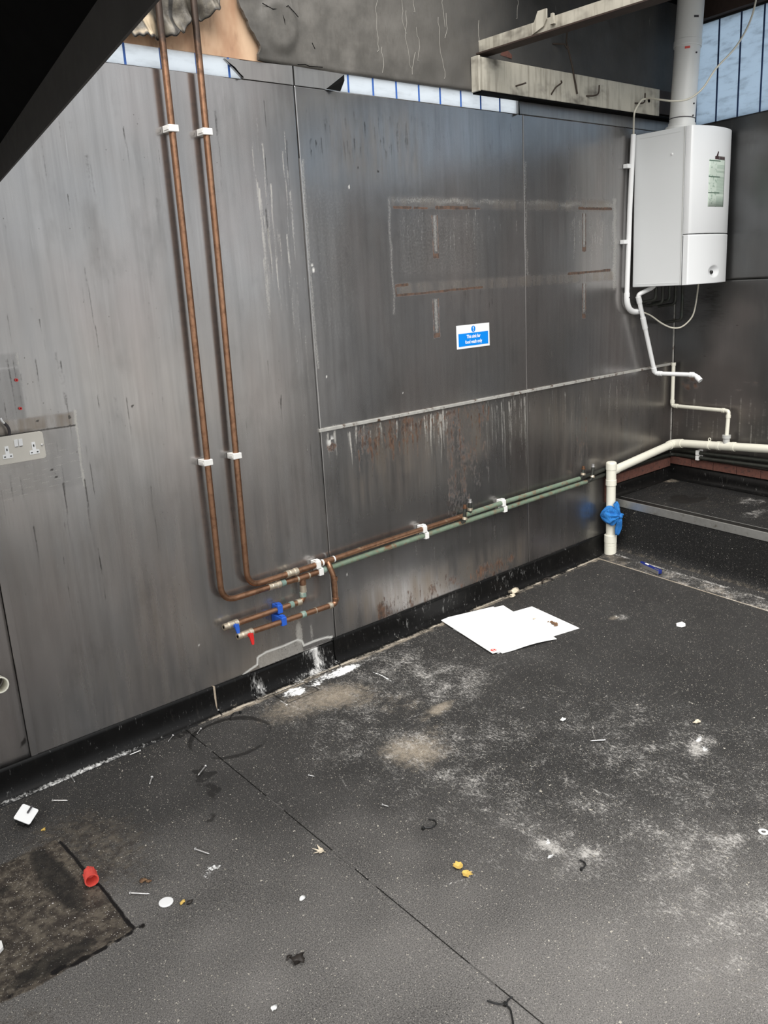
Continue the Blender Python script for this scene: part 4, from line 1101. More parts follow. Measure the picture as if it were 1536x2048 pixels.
# ------------------------------------------------------------------ trunking on the wall with hooks, and the cross rail
tk = thing('wall_trunking', (3.5, -0.03, 2.25), 'smoke-stained cream box trunking high on the wall, behind the flue', 'trunking')
MB().box(2.888, 4.235, -0.056, -0.014, 2.246, 2.372).build('box_section', M['beam'], tk, bevel=0.003)
MB().box(2.878, 2.888, -0.058, -0.014, 2.243, 2.376).build('end_cap', M['beam'], tk, bevel=0.002)
MB().box(4.236, 4.47, -0.045, -0.014, 2.262, 2.372).build('bare_timber', M['soot_wood'], tk)
MB().box(2.89, 4.45, -0.060, -0.010, 2.238, 2.2455).build('bottom_edge', M['soot_black'], tk)
def hook(pts):
    MB().tube(smooth_path(pts, 5), 0.0035, 8).build('hook', M['rusty_wire'], tk)
hook([(3.11, -0.055, 2.282), (3.12, -0.075, 2.285), (3.135, -0.092, 2.290)])
hook([(3.352, -0.055, 2.27), (3.352, -0.07, 2.285), (3.362, -0.075, 2.298), (3.40, -0.075, 2.318), (3.392, -0.08, 2.325)])
hook([(3.61, -0.055, 2.287), (3.645, -0.075, 2.288), (3.675, -0.078, 2.300), (3.682, -0.078, 2.335)])
hook([(4.01, -0.055, 2.290), (4.04, -0.075, 2.288), (4.062, -0.078, 2.298), (4.066, -0.078, 2.335)])
MB().lathe((4.135, -0.054, 2.312), (4.135, -0.062, 2.312), [(0, 0.010), (0.004, 0.010), (0.004, 0.004), (0.006, 0.0)]).build('screw', M['soot_black'], tk)
MB().tube([(3.506, -0.03, 2.557), (3.490, -0.035, 2.505), (3.478, -0.052, 2.475), (3.500, -0.060, 2.40), (3.535, -0.062, 2.288)], 0.004, 8).build('hanging_wire', M['rusty_wire'], w_left)
MB().tube([(3.42, -0.012, 2.492), (3.47, -0.04, 2.49), (3.478, -0.05, 2.47)], 0.004, 8).build('hanging_wire', M['rusty_wire'], w_left)
rl = thing('cross_rail', (2.93, -0.9, 2.39), 'dirty cream metal rail reaching out from the wall above the trunking', 'rail')
MB().prism([(2.930, 2.398), (2.935, 2.398), (2.935, 2.444), (2.930, 2.444)], -1.9, -0.013, lambda u, v, w: (u, w, v)).build('web', M['beam'], rl)
MB().prism([(2.912, 2.390), (2.985, 2.390), (2.985, 2.3955), (2.912, 2.3955)], -1.9, -0.013, lambda u, v, w: (u, w, v)).build('bottom_flange', M['soot_wood'], rl)
MB().prism([(2.9355, 2.440), (2.985, 2.440), (2.985, 2.444), (2.9355, 2.444)], -1.9, -0.013, lambda u, v, w: (u, w, v)).build('top_flange', M['beam'], rl)
xx = [(-0.295, 2.40), (-0.30, 2.43), (-0.325, 2.476), (-0.366, 2.476), (-0.366, 2.440), (-0.352, 2.418)]
MB().prism(xx, 2.922, 2.929, lambda u, v, w: (w, u, v)).build('bracket', M['beam'], rl)
MB().prism([(-0.385, 2.415), (-0.39, 2.452), (-0.40, 2.452), (-0.405, 2.415)], 2.918, 2.929, lambda u, v, w: (w, u, v)).build('bracket', M['beam'], rl)

# ------------------------------------------------------------------ copper water pipes
PR = 0.011
def ring(mb, a, b, prof): return mb.lathe(a, b, prof)
def clip_v(parent, x, z):          # saddle clip on a riser
    mb = MB().box(x - 0.019, x + 0.016, -0.045, -0.0015, z - 0.0105, z + 0.0105)
    c = mb.build('pipe_clip', M['white_clip'], parent, bevel=0.002)
    MB().box(x - 0.021, x - 0.0192, -0.040, -0.012, z - 0.004, z + 0.004).build('clip_catch', M['white_clip'], c)
def clip_h(parent, x, z, mat, y=-0.03, h=0.017, w=0.011):
    mb = MB().box(x - w, x + w, y - 0.0145, -0.0015, z - 0.0145, z + h)
    c = mb.build('pipe_clip', mat, parent, bevel=0.0025)
    MB().box(x - w * 0.8, x + w * 0.8, y - 0.008, y + 0.01, z + h + 0.0002, z + h + 0.005).build('clip_catch', mat, c)
def coupling(parent, x0, x1, z, y=-0.03):
    L = x1 - x0
    r = PR
    mb = MB().lathe((x0, y, z), (x1, y, z), [(0, r), (0, r + .0045), (.014, r + .0045), (.014, r + .0015), (.018, r + .003), (L - .018, r + .003), (L - .018, r + .0015), (L - .014, r + .0045), (L, r + .0045), (L, r)], 8)
    return mb.build('compression_coupling', M['brass'], parent)
def solder(parent, p, d, L=0.018, mat=None, r=PR + 0.0022):
    p = Vector(p); d = Vector(d).normalized()
    return MB().lathe(p - d * L / 2, p + d * L / 2, [(0, PR), (0.001, r), (L - 0.001, r), (L, PR)]).build('joint_sleeve', mat or M['brass'], parent)
def valve(parent, x0, x1, y, z, hmat):
    L = x1 - x0
    v = MB().lathe((x0, y, z), (x1, y, z), [(0, 0.006), (0, 0.0125), (0.016, 0.0125), (0.016, 0.0105), (0.022, 0.0135), (L - 0.018, 0.0135), (L - 0.018, 0.011), (L - 0.016, 0.0145), (L, 0.0145), (L, PR)], 10).build('isolating_valve', M['brass'], parent)
    MB().lathe((x0 - 0.0002, y, z), (x0 + 0.004, y, z), [(0, 0.0075), (0.003, 0.0075), (0.003, 0.0)], 10).build('valve_mouth', M['soot_black'], v)
    hx = (x0 + x1) / 2 + 0.010
    h = MB()
    h.lathe((hx, y - 0.010, z - 0.002), (hx, y - 0.021, z - 0.002), [(0, 0.0055), (0.006, 0.0055), (0.006, 0.009), (0.011, 0.009), (0.011, 0)], 10)
    h.prism([(-0.0085, 0.008), (0.0085, 0.008), (0.0095, -0.012), (0.0065, -0.034), (0.002, -0.036), (-0.002, -0.034), (-0.0065, -0.010)], 0.0, 0.006, lambda u, w, t: (hx + u, y - 0.0215 - t - max(0, -w) * 0.10, z + w - 0.002))
    h.build('lever_handle', hmat, v)
    return v

def corner_run(zm, zf):
    pts = [(3.70, -0.030, zm), (3.79, -0.0135, zm), (4.20, -0.0135, zm + 0.001)]
    c = far(0.0137, 0.0137, zm); pts += [c] + [far(s, 0.0150 if s < 0.2 else 0.03, zm + (zf - zm) * s / 0.63) for s in (0.12, 0.22, 0.63, 1.6)]
    return arc_path(pts, 0.05, 5)

# outer pipe: long riser at the left, feeds the lower, green run
pa = thing('copper_pipe', (1.46, -0.03, 0.42), 'outer copper pipe with verdigris lower run and blue-handled valve', 'pipe')
MB().tube(arc_path([(1.468, -0.030, 2.75), (1.465, -0.030, 1.6), (1.458, -0.030, 0.424), (1.662, -0.030, 0.424)], 0.062, 8), PR, 16).build('riser', M['copper'], pa)
coupling(pa, 1.658, 1.712, 0.424)
MB().tube([(1.712, -0.03, 0.423), (1.795, -0.03, 0.421)], PR, 16).build('run', M['copper_mid'], pa)
solder(pa, (1.726, -0.03, 0.423), (1, 0, 0), 0.02, M['teal'], PR + 0.0012)
MB().lathe((1.790, -0.03, 0.4205), (1.848, -0.03, 0.4205), [(0, PR), (0, .0128), (.058, .0128), (.058, PR)]).lathe((1.817, -0.03, 0.4205), (1.817, -0.03, 0.392), [(0, .0128), (.028, .0128), (.028, PR)]).build('tee', M['copper_mid'], pa)
for x in (1.793, 1.846): solder(pa, (x, -0.03, 0.4205), (1, 0, 0), 0.008, M['brass'])
MB().tube([(1.846, -0.03, 0.421), (1.905, -0.03, 0.423)], PR, 16).build('run', M['copper_mid'], pa)
solder(pa, (1.918, -0.03, 0.423), (1, 0, 0), 0.028, M['teal'])
MB().tube([(1.905, -0.03, 0.423), (2.216, -0.03, 0.429), (2.714, -0.03, 0.437), (3.20, -0.03, 0.441), (3.66, -0.03, 0.445)], PR, 16).build('run', M['copper_green'], pa)
MB().tube([(3.66, -0.03, 0.445)] + corner_run(0.445, 0.462)[1:], PR, 14).build('corner_run', M['copper_dark'], pa)
# branch below it
MB().tube(arc_path([(1.817, -0.03, 0.393), (1.812, -0.03, 0.326), (1.505, -0.03, 0.326)], 0.020, 5), PR, 16).build('branch', M['copper'], pa)
for p, d, L, m_ in (((1.816, -0.03, 0.375), (0, 0, 1), 0.030, 'brass'), ((1.8135, -0.03, 0.352), (0, 0, 1), 0.020, 'teal'), ((1.790, -0.03, 0.326), (1, 0, 0), 0.022, 'brass'), ((1.755, -0.03, 0.326), (1, 0, 0), 0.018, 'teal')):
    solder(pa, p, d, L, M[m_])
clip_h(pa, 1.695, 0.326, M['blue_plastic'], h=0.019)
va = valve(pa, 1.452, 1.512, -0.03, 0.328, M['blue_plastic'])

# inner pipe: second riser, feeds the upper run
pb = thing('copper_pipe', (1.58, -0.03, 0.45), 'inner copper pipe feeding the upper run and red-handled valve', 'pipe')
MB().tube(arc_path([(1.594, -0.030, 2.75), (1.586, -0.030, 1.6), (1.571, -0.030, 0.452), (1.745, -0.030, 0.452)], 0.058, 8), PR, 16).build('riser', M['copper'], pb)
coupling(pb, 1.742, 1.796, 0.452)
MB().tube([(1.796, -0.03, 0.452), (1.925, -0.03, 0.454)], PR, 16).build('run', M['copper'], pb)
MB().lathe((1.915, -0.03, 0.4545), (1.975, -0.03, 0.4545), [(0, PR), (0, .0128), (.060, .0128), (.060, PR)]).build('tee', M['copper_mid'], pb)
for x in (1.917, 1.974): solder(pb, (x, -0.03, 0.4545), (1, 0, 0), 0.008, M['white_clip'])
MB().tube([(1.975, -0.03, 0.455), (2.218, -0.03, 0.461), (2.738, -0.03, 0.467)], PR, 16).build('run', M['copper_mid'], pb)
MB().tube([(2.738, -0.03, 0.467), (3.00, -0.03, 0.471), (3.60, -0.03, 0.473)], PR, 16).build('run', M['copper_green'], pb)
MB().tube([(3.60, -0.03, 0.473)] + corner_run(0.473, 0.492)[1:], PR, 14).build('corner_run', M['copper_dark'], pb)
MB().tube(arc_path([(1.944, -0.030, 0.454), (1.938, -0.048, 0.440), (1.947, -0.060, 0.392), (1.948, -0.060, 0.281), (1.545, -0.060, 0.288)], 0.020, 5), PR, 16).build('branch', M['copper'], pb)
for p, d, L, m_ in (((1.9485, -0.06, 0.385), (0, 0, 1), 0.016, 'copper_mid'), ((1.948, -0.06, 0.30), (0, 0, 1), 0.014, 'copper_mid'), ((1.918, -0.06, 0.2815), (1, 0, 0), 0.018, 'brass'), ((1.785, -0.06, 0.284), (1, 0, 0), 0.020, 'teal'), ((1.845, -0.06, 0.283), (1, 0, 0), 0.004, 'brass')):
    solder(pb, p, d, L, M[m_])
clip_h(pb, 1.688, 0.286, M['blue_plastic'], y=-0.06, h=0.019)
valve(pb, 1.488, 1.552, -0.06, 0.288, M['red_plastic'])
# clips
clip_v(pa, 1.467, 2.010); clip_v(pb, 1.589, 2.008); clip_v(pa, 1.459, 0.940); clip_v(pb, 1.5765, 0.943)
for x, za, zb in ((1.894, 0.4225, 0.4535), (2.476, 0.433, 0.464), (2.998, 0.4395, 0.471)):
    clip_h(pa, x + 0.008, za, M['white_clip'], h=0.0135); clip_h(pb, x - 0.002, zb, M['white_clip'], h=0.015)
# capped tails
def tail(parent, x, y, z0, z1, top, lean=0.006):
    t = MB().tube([(x - lean, -0.03, z0), (x - lean * 0.5, y, z0 + 0.012), (x, y, z1 - 0.014)], 0.0085, 12).build('tail', M['copper_dark'], parent)
    MB().lathe((x, y, z1 - 0.016), (x, y, z1), [(0, 0.0085), (0.0, 0.0105), (0.004, 0.0105), (0.004, 0.008), (0.016, 0.008), (0.016, 0.0)]).build('tail_end', top, t)
    MB().lathe((x - lean * .4, y, z0 + 0.016), (x, y, z0 + 0.034), [(0, 0.0085), (0.0, 0.0125), (0.012, 0.0125), (0.012, 0.0085)], 8).build('tail_nut', M['brass'], t)
tail(pa, 2.722, -0.047, 0.437, 0.522, M['copper'], 0.016)
tail(pb, 2.770, -0.034, 0.467, 0.536, M['zinc'], 0.006)
tail(pb, 3.622, -0.040, 0.473, 0.536, M['copper'], 0.010)
tail(pa, 3.706, -0.040, 0.445, 0.532, M['zinc'], 0.020)
for parent, z, s in ((pb, 0.480, 0.218), (pa, 0.450, 0.218)):
    a = far(s, 0.0, z); b_ = far(s, 0.046, z)
    mb = MB(); fbox(mb, s - 0.010, s + 0.010, 0.002, 0.045, z - 0.012, z + 0.015); mb.build('pipe_clip', M['white_clip'], parent, bevel=0.002)

# ------------------------------------------------------------------ waste pipes
ws = thing('waste_pipe', (3.852, -0.052, 0.0), 'cream waste pipe stack joined to a sloping run round the corner', 'pipe')
X0, Y0 = 3.852, -0.053
MB().lathe((X0, Y0, 0.10), (X0, Y0, 0.50), [(0, 0.0245), (0.40, 0.0245)], 24).build('stack', M['pvc_aged'], ws)
MB().lathe((X0, Y0, 0.002), (X0, Y0, 0.12), [(0, 0.0), (0, 0.0325), (0.052, 0.0325), (0.053, 0.0305), (0.055, 0.0325), (0.068, 0.0325), (0.069, 0.031), (0.071, 0.0335), (0.112, 0.0335), (0.115, 0.030), (0.116, 0.0245)], 24).build('base_coupler', M['pvc_aged'], ws)
MB().lathe((X0, Y0, 0.392), (X0, Y0, 0.525), [(0, 0.0245), (0.0, 0.0285), (0.030, 0.0285), (0.031, 0.0265), (0.085, 0.0265), (0.086, 0.0285), (0.118, 0.0285), (0.124, 0.0270), (0.128, 0.022), (0.130, 0.0)], 24).build('branch_tee', M['pvc_aged'], ws)
def zd(s): return 0.517 + 0.068 * s
pend = far(0.052 / math.cos(TH) * 1.0, 0.052, 0.517)
main_run = [(X0 + 0.010, Y0, 0.468), (4.30, -0.053, 0.504), (4.474, -0.053, 0.517)]
MB().tube(main_run, 0.0225, 22).build('sloping_run', M['pvc_aged'], ws)
MB().lathe((X0 + 0.006, Y0, 0.4675), (X0 + 0.060, Y0, 0.472), [(0, 0.0245), (0.044, 0.0255), (0.046, 0.0225)], 22).build('branch_socket', M['pvc_aged'], ws)
ce = [(4.435, -0.053, 0.5145), (4.478, -0.053, 0.5175), far(0.055, 0.053, 0.518), far(0.105, 0.053, zd(0.1))]
ce = arc_path([(4.425, -0.053, 0.514), far(0.0537, 0.0537, 0.517), far(0.125, 0.0537, zd(0.125))], 0.05, 8)
MB().tube(ce, 0.0258, 22).build('corner_elbow', M['pvc_aged'], ws)
MB().tube([far(0.115, 0.0537, zd(0.115)), far(1.5, 0.0537, zd(1.5))], 0.0225, 22).build('end_wall_run', M['pvc_aged'], ws)
a, b_ = Vector(far(0.36, 0.0537, zd(0.36))), Vector(far(0.47, 0.0537, zd(0.47)))
MB().lathe(a, b_, [(0, 0.0225), (0, 0.0255), (0.018, 0.0255), (0.019, 0.0240), (0.09, 0.0240), (0.091, 0.0255), (0.11, 0.0255), (0.11, 0.0225)], 22).build('boss_coupler', M['pvc_aged'], ws)
MB().lathe(far(0.412, 0.0537, zd(0.41) + 0.015), far(0.412, 0.0537, zd(0.41) + 0.062), [(0, 0.018), (0.030, 0.018), (0.030, 0.0225), (0.047, 0.0225), (0.047, 0.010)], 20).build('boss', M['pvc_grey'], ws)
a, b_ = Vector(far(0.298, 0.0537, zd(0.298))), Vector(far(0.312, 0.0537, zd(0.312)))
MB().lathe(a, b_, [(0, 0.0225), (0, 0.0250), (0.014, 0.0250), (0.014, 0.0225)], 20).build('pipe_ring', M['pvc_aged'], ws)
pr_ = Vector(far(0.305, 0.0537, zd(0.305) + 0.032))
MB().tube([pr_ + Vector((0, 0, 0)) + FD * (0.008 * math.cos(q)) + Vector((0, 0, 0.008 * math.sin(q))) for q in np.linspace(0, 6.28, 13)], 0.0025, 8).build('ring_eye', M['pvc_aged'], ws)

ov = thing('overflow_pipe', far(0.025, 0.03, 0.60), 'narrow cream overflow pipe stepping down into the waste run', 'pipe')
MB().tube(arc_path([far(0.027, 0.03, 0.976), far(0.026, 0.03, 0.731), far(0.412, 0.045, 0.737), far(0.412, 0.0537, 0.592)], 0.016, 5), 0.0105, 18).build('tube', M['pvc_aged'], ov)
for p, q in (((0.027, 0.03, 0.765), (0.027, 0.03, 0.745)), ((0.405 - 0.02, 0.044, 0.7365), (0.37, 0.0435, 0.736)), ((0.412, 0.047, 0.70), (0.412, 0.046, 0.716)), ((0.045, 0.0305, 0.7313), (0.065, 0.0312, 0.7317)), ((0.027, 0.03, 0.960), (0.027, 0.03, 0.977))):
    A, B = Vector(far(*p)), Vector(far(*q)); L = (B - A).length
    MB().lathe(A, B, [(0, 0.0105), (0, 0.0128), (L, 0.0128), (L, 0.0105)]).build('socket', M['pvc_aged'], ov)

# ------------------------------------------------------------------ boiler
BX0, BX1, BYB, BYF, BZ0, BZ1 = 4.070, 4.458, -0.022, -0.333, 1.411, 2.152
bo = thing('boiler', (4.265, -0.18, BZ0), 'white wall-hung gas boiler with bowed front and green instruction label', 'boiler')
MB().box(BX0, BX1, -0.298, BYB, BZ0, BZ1).build('casing', M['enamel_side'], bo, bevel=0.004)
def bow(x):
    u = (x - (BX0 + BX1) / 2) / ((BX1 - BX0) / 2)
    return BYF - 0.034 * (1 - abs(u) ** 2.2)
def front(z0, z1, name, parent):
    xs = np.linspace(BX0, BX1, 25)
    prof = [(x, bow(x)) for x in xs]
    prof = [(BX0, -0.300)] + [(BX0, BYF + 0.004), (BX0 + 0.001, BYF + 0.001)] + prof[1:-1] + [(BX1 - 0.001, BYF + 0.001), (BX1, BYF + 0.004)] + [(BX1, -0.300)]
    mb = MB().prism(prof, z0, z1)
    o = mb.build(name, M['enamel'], parent)
    o.data.polygons.foreach_set('use_smooth', [len(p.vertices) == 4 and abs(p.normal.z) < .5 for p in o.data.polygons])
    md = o.modifiers.new('bev', 'BEVEL'); md.width = 0.002; md.segments = 2; md.limit_method = 'ANGLE'; md.angle_limit = 0.9
    return o
front(1.6555, BZ1 - 0.001, 'front_panel', bo)
def control_door():
    xs = np.linspace(BX0, BX1, 110); zs = np.linspace(BZ0 + 0.001, 1.6515, 70)
    X, Z = np.meshgrid(xs, zs, indexing='ij')
    e = np.hypot((X - 4.268) / 0.056, (Z - 1.470) / 0.031)
    Y = np.vectorize(bow)(X) + 0.013 * np.clip(1 - e ** 2, 0, 1) ** 1.3 + 0.004 * np.clip(1 - (1.6515 - Z) / 0.004, 0, 1)
    Y = Y + 0.004 * np.clip(1 - (X - BX0) / 0.003, 0, 1) + 0.004 * np.clip(1 - (BX1 - X) / 0.003, 0, 1)
    return grid_obj('control_door', np.stack([X, Y, Z], -1), M['enamel'], bo, thick=(0, 0.024, 0))
dr = control_door()
MB().lathe((4.252, bow(4.252) + 0.014, 1.466), (4.252, bow(4.252) - 0.001, 1.466), [(0, 0.0085), (0.0135, 0.0085), (0.015, 0.007), (0.015, 0)], 16).build('gauge_button', M['black_plastic'], dr)
def curved_label(name, x0, x1, z0, z1, mat, off, skew=0.0):
    X, Z = np.meshgrid(np.linspace(x0, x1, 14), np.linspace(z0, z1, 6), indexing='ij')
    Y = np.vectorize(bow)(X) - off
    return grid_obj(name, np.stack([X + skew * (Z - z0), Y, Z], -1), mat, bo, thick=(0, off * 0.8, 0))
curved_label('instruction_label', 4.188, 4.342, 1.780, 1.999, M['sticker'], 0.0008)
# dark maker's badge: a bar with a rising wedge at its left end
M['badge'] = plain('dark_red_black_print', (0.055, 0.030, 0.032), 0.4)
M['badge_grey'] = plain('grey_print', (0.23, 0.22, 0.21), 0.4)
curved_label('badge', 4.268, 4.338, 1.9995, 2.0165, M['badge_grey'], 0.0008)
mb = MB()
for w in ([(4.236, 2.001), (4.272, 2.001), (4.270, 2.0165), (4.262, 2.0135), (4.270, 2.036), (4.262, 2.038), (4.247, 2.0155), (4.236, 2.014)],):
    mb.prism(w, 0.0, 0.0007, lambda u, v, t: (u, bow(u) - 0.0004 - t, v))
mb.build('badge_wedge', M['badge'], bo)
for k in range(5): 
    x = 4.276 + 0.0125 * k
    MB().prism([(x, 2.003), (x + 0.009, 2.003), (x + 0.009, 2.013), (x, 2.013)], 0.0009, 0.0014, lambda u, v, t: (u, bow(u) - t, v)).build('badge_letter', M['badge'], bo)
# side sheet detail
MB().box(BX0 - 0.0012, BX0 + 0.001, -0.288, -0.036, BZ0 + 0.012, BZ0 + 0.016).build('side_fold', M['enamel_side'], bo)
MB().box(BX0 - 0.0012, BX0 + 0.001, -0.272, -0.05, BZ1 - 0.022, BZ1 - 0.019).build('side_fold', M['enamel_side'], bo)
MB().box(BX0 - 0.0015, BX0 + 0.001, -0.2965, -0.2945, BZ0 + 0.002, BZ1 - 0.002).build('side_seam', M['pvc_grey'], bo)
MB().lathe((BX0 + 0.001, -0.231, 2.035), (BX0 - 0.004, -0.231, 2.035), [(0, 0.006), (0.003, 0.006), (0.005, 0.003), (0.005, 0)], 12).build('screw', M['white_plastic'], bo)
for x, y, L, m_ in ((4.17, -0.10, 0.07, 'copper_dark'), (4.22, -0.11, 0.09, 'copper_dark'), (4.27, -0.12, 0.08, 'copper_dark'), (4.33, -0.12, 0.10, 'copper_dark'), (4.385, -0.13, 0.19, 'copper_dark')):
    MB().tube(arc_path([(x, y, BZ0 + 0.002), (x, y, BZ0 - L), (x - 0.004, -0.02, BZ0 - L - 0.012)], 0.02, 4), 0.008, 10).build('pipe_tail', M[m_], bo)
MB().box(4.12, 4.41, -0.022, 0.0, 1.60, 2.10).build('wall_bracket', M['pvc_grey'], bo)

fu = thing('flue_pipe', (4.236, -0.185, BZ1), 'tall white boiler flue rising through the frame top', 'flue')
fa = Vector((4.228, -0.185, BZ1 + 0.001)); fb = Vector((4.282, -0.187, 2.79))
fd = (fb - fa).normalized(); FL = (fb - fa).length
MB().lathe(fa, fb, [(0, 0.0), (0, 0.078), (0.018, 0.078), (0.022, 0.066), (0.036, 0.066), (0.036, 0.0)], 32).build('flue_collar', M['flue'], fu)
MB().lathe(fa + fd * 0.03, fb, [(0, 0.0615), (0.36, 0.0615)], 32).build('lower_section', M['flue'], fu)
MB().lathe(fa + fd * 0.385, fb, [(0, 0.0615), (0, 0.0655), (0.006, 0.0665), (0.030, 0.0665), (0.032, 0.0640), (FL - 0.39, 0.0635), (FL - 0.39, 0.0)], 32).build('upper_section', M['flue'], fu)
MB().lathe(fa + fd * 0.055, fa + fd * 0.06, [(0, 0.062), (0, 0.0632), (0.004, 0.0632), (0.004, 0.062)], 32).build('seal_ring', M['dark_grey'], fu)
vw = Vector((-0.86, -0.5, 0)).normalized()
for k, (zz, sd, mm) in enumerate(((0.345, 0.0, 'red_faded'), (0.48, -0.5, 'dark_grey'))):
    p = fa + fd * (zz + 0.03)
    ax = Vector((vw.y * -1, vw.x, 0)) * -1
    q0 = p + (vw * math.cos(sd) + ax * math.sin(sd)) * 0.0635
    n_ = (vw * math.cos(sd) + ax * math.sin(sd)); t_ = Vector((-n_.y, n_.x, 0))
    MB().obox(q0, t_, n_, Vector((0, 0, 1)), 0.012, 0.0008, 0.005).build('small_print', M[mm], fu)
for sd, zz in ((0.75, 0.33), (0.9, 0.045), (0.9, 0.10)):
    p = fa + fd * (zz + 0.02)
    ax = Vector((vw.y * -1, vw.x, 0)) * -1
    n_ = vw * math.cos(sd) - ax * math.sin(sd)
    MB().lathe(p + n_ * 0.060, p + n_ * 0.067, [(0, 0.004), (0.006, 0.004), (0.006, 0)], 8).build('screw', M['dark_grey'], fu)

# ------------------------------------------------------------------ conduit, cable, condensate pipe
co = thing('conduit', (4.02, -0.025, 1.28), 'slim white plastic conduit beside the boiler ending in a bend', 'conduit')
MB().tube([(4.052, -0.025, 2.154), (4.030, -0.025, 1.80), (4.016, -0.025, 1.372)], 0.0125, 16).build('tube', M['pvc'], co)
MB().tube(arc_path([(4.016, -0.025, 1.385), (4.016, -0.025, 1.286), (4.128, -0.025, 1.284)], 0.085, 12), 0.0150, 16).build('bend', M['pvc'], co)
for p in ((4.016, -0.0395, 1.362), (4.108, -0.0395, 1.284)):
    MB().lathe(p, (p[0], p[1] - 0.002, p[2]), [(0, 0.003), (0.002, 0.003), (0.002, 0)], 8).build('screw', M['dark_grey'], co)
for x, z in ((4.041, 2.005), (4.022, 1.640)):
    MB().box(x - 0.040, x + 0.014, -0.028, -0.001, z - 0.010, z + 0.010).build('conduit_clip', M['pvc'], co, bevel=0.002)
cb = thing('electric_cable', (4.05, -0.05, 1.18), 'thin cream cable looping from the conduit to boiler and roof', 'cable')
MB().tube(smooth_path([(4.051, -0.026, 2.15), (4.014, -0.050, 2.205), (3.984, -0.071, 2.234), (3.990, -0.076, 2.258), (4.036, -0.077, 2.300), (4.058, -0.090, 2.307), (4.040, -0.13, 2.300), (4.02, -0.252, 2.265), (4.09, -0.300, 2.272), (4.145, -0.340, 2.317), (4.20, -0.372, 2.400), (4.330, -0.398, 2.502), (4.405, -0.422, 2.608), (4.410, -0.448, 2.702), (4.410, -0.456, 2.795)], 6), 0.0045, 10).build('upper_lead', M['cable'], cb)
MB().tube(smooth_path([(4.120, -0.025, 1.284), (4.142, -0.035, 1.281), (4.20, -0.055, 1.257), (4.262, -0.085, 1.212), (4.30, -0.125, 1.186), (4.33, -0.165, 1.190), (4.375, -0.195, 1.237), (4.402, -0.20, 1.306), (4.415, -0.205, 1.412)], 6), 0.0042, 10).build('lower_loop', M['cable'], cb)
cp = thing('condensate_pipe', (4.25, -0.05, 0.94), 'white condensate pipe dropping from the boiler, ending in mid-air elbow', 'pipe')
CR = 0.0115
MB().tube(arc_path([(4.150, -0.10, 1.412), (4.135, -0.095, 1.402), (4.080, -0.050, 1.372), (4.262, -0.050, 0.943), (4.268, -0.285, 0.943), (4.264, -0.318, 0.915)], 0.016, 5), CR, 18).build('tube', M['pvc'], cp)
def sleeve(p, q, mat='pvc'):
    A, B = Vector(p), Vector(q); L = (B - A).length
    MB().lathe(A, B, [(0, CR), (0, CR + 0.0027), (L, CR + 0.0027), (L, CR)]).build('socket', M[mat], cp)
dz = Vector((4.262 - 4.080, 0, 0.943 - 1.372)).normalized()
o_ = Vector((4.080, -0.05, 1.372))
sleeve(o_ + dz * 0.010, o_ + dz * 0.045); sleeve(o_ + dz * 0.13, o_ + dz * 0.195); sleeve(o_ + dz * 0.43, o_ + dz * 0.455)
sleeve((4.2625, -0.068, 0.943), (4.263, -0.092, 0.943)); sleeve((4.267, -0.255, 0.943), (4.2675, -0.278, 0.943)); sleeve((4.2665, -0.297, 0.9325), (4.264, -0.319, 0.914))

# ------------------------------------------------------------------ socket outlet, cut cable, stub pipe, sign
so = thing('double_socket', (0.842, -0.02, 1.05), 'metal-clad double power socket on the left wall sheet', 'socket')
x0, x1, z0, z1 = 0.770, 0.914, 1.052, 1.134
MB().box(x0 + 0.004, x1 - 0.004, -0.034, -0.001, z0 + 0.004, z1 - 0.004).build('back_box', M['socket_plate'], so, bevel=0.003)
fpl = []
for cx_, cz_, k0 in ((x1 - 0.009, z1 - 0.009, 0), (x0 + 0.009, z1 - 0.009, 1), (x0 + 0.009, z0 + 0.009, 2), (x1 - 0.009, z0 + 0.009, 3)):
    fpl += [(cx_ + 0.009 * math.cos((k0 + q / 5) * math.pi / 2), cz_ + 0.009 * math.sin((k0 + q / 5) * math.pi / 2)) for q in range(6)]
MB().prism(fpl, -0.043, -0.0345, lambda u, v, w: (u, w, v)).build('faceplate', M['socket_plate'], so, bevel=0.0015)
for cx in (0.803, 0.881):
    ins = MB().prism([(-.0145, -.012), (.0145, -.012), (.0145, 0.0), (.0055, 0.001), (.0055, .024), (-.0055, .024), (-.0055, 0.001), (-.0145, 0.0)], -0.0445, -0.0432, lambda u, v, w: (cx + u, w, 1.0815 + v)).build('outlet_insert', M['white_plastic'], so)
    for dx, dzv, hw, hh in ((0, 0.0135, 0.0018, 0.0035), (-0.0085, -0.0065, 0.0025, 0.0016), (0.0085, -0.0065, 0.0025, 0.0016)):
        MB().box(cx + dx - hw, cx + dx + hw, -0.0450, -0.0446, 1.0815 + dzv - hh, 1.0815 + dzv + hh).build('slot', M['black_plastic'], ins)
for cx in (0.832, 0.845):
    sw = MB().prism([(-.0445, -0.010), (-.0435, -0.010), (-.0435, 0.011), (-.0475, 0.011)], cx - 0.0058, cx + 0.0058, lambda u, v, w: (w, u, 1.110 + v)).build('rocker_switch', M['white_plastic'], so, bevel=0.0006)
    MB().box(cx - 0.004, cx + 0.004, -0.0448, -0.0444, 1.0985, 1.0998).build('switch_mark', M['dark_grey'], sw)
for cx in (0.906, 0.778):
    MB().lathe((cx, -0.043, 1.093), (cx, -0.0455, 1.093), [(0, 0.0035), (0.0015, 0.0035), (0.0025, 0.002), (0.0025, 0)], 12).build('screw', M['zinc'], so)
cc = thing('cut_cable', (0.82, -0.02, 1.14), 'short cut grey cable end poking up behind the socket', 'cable')
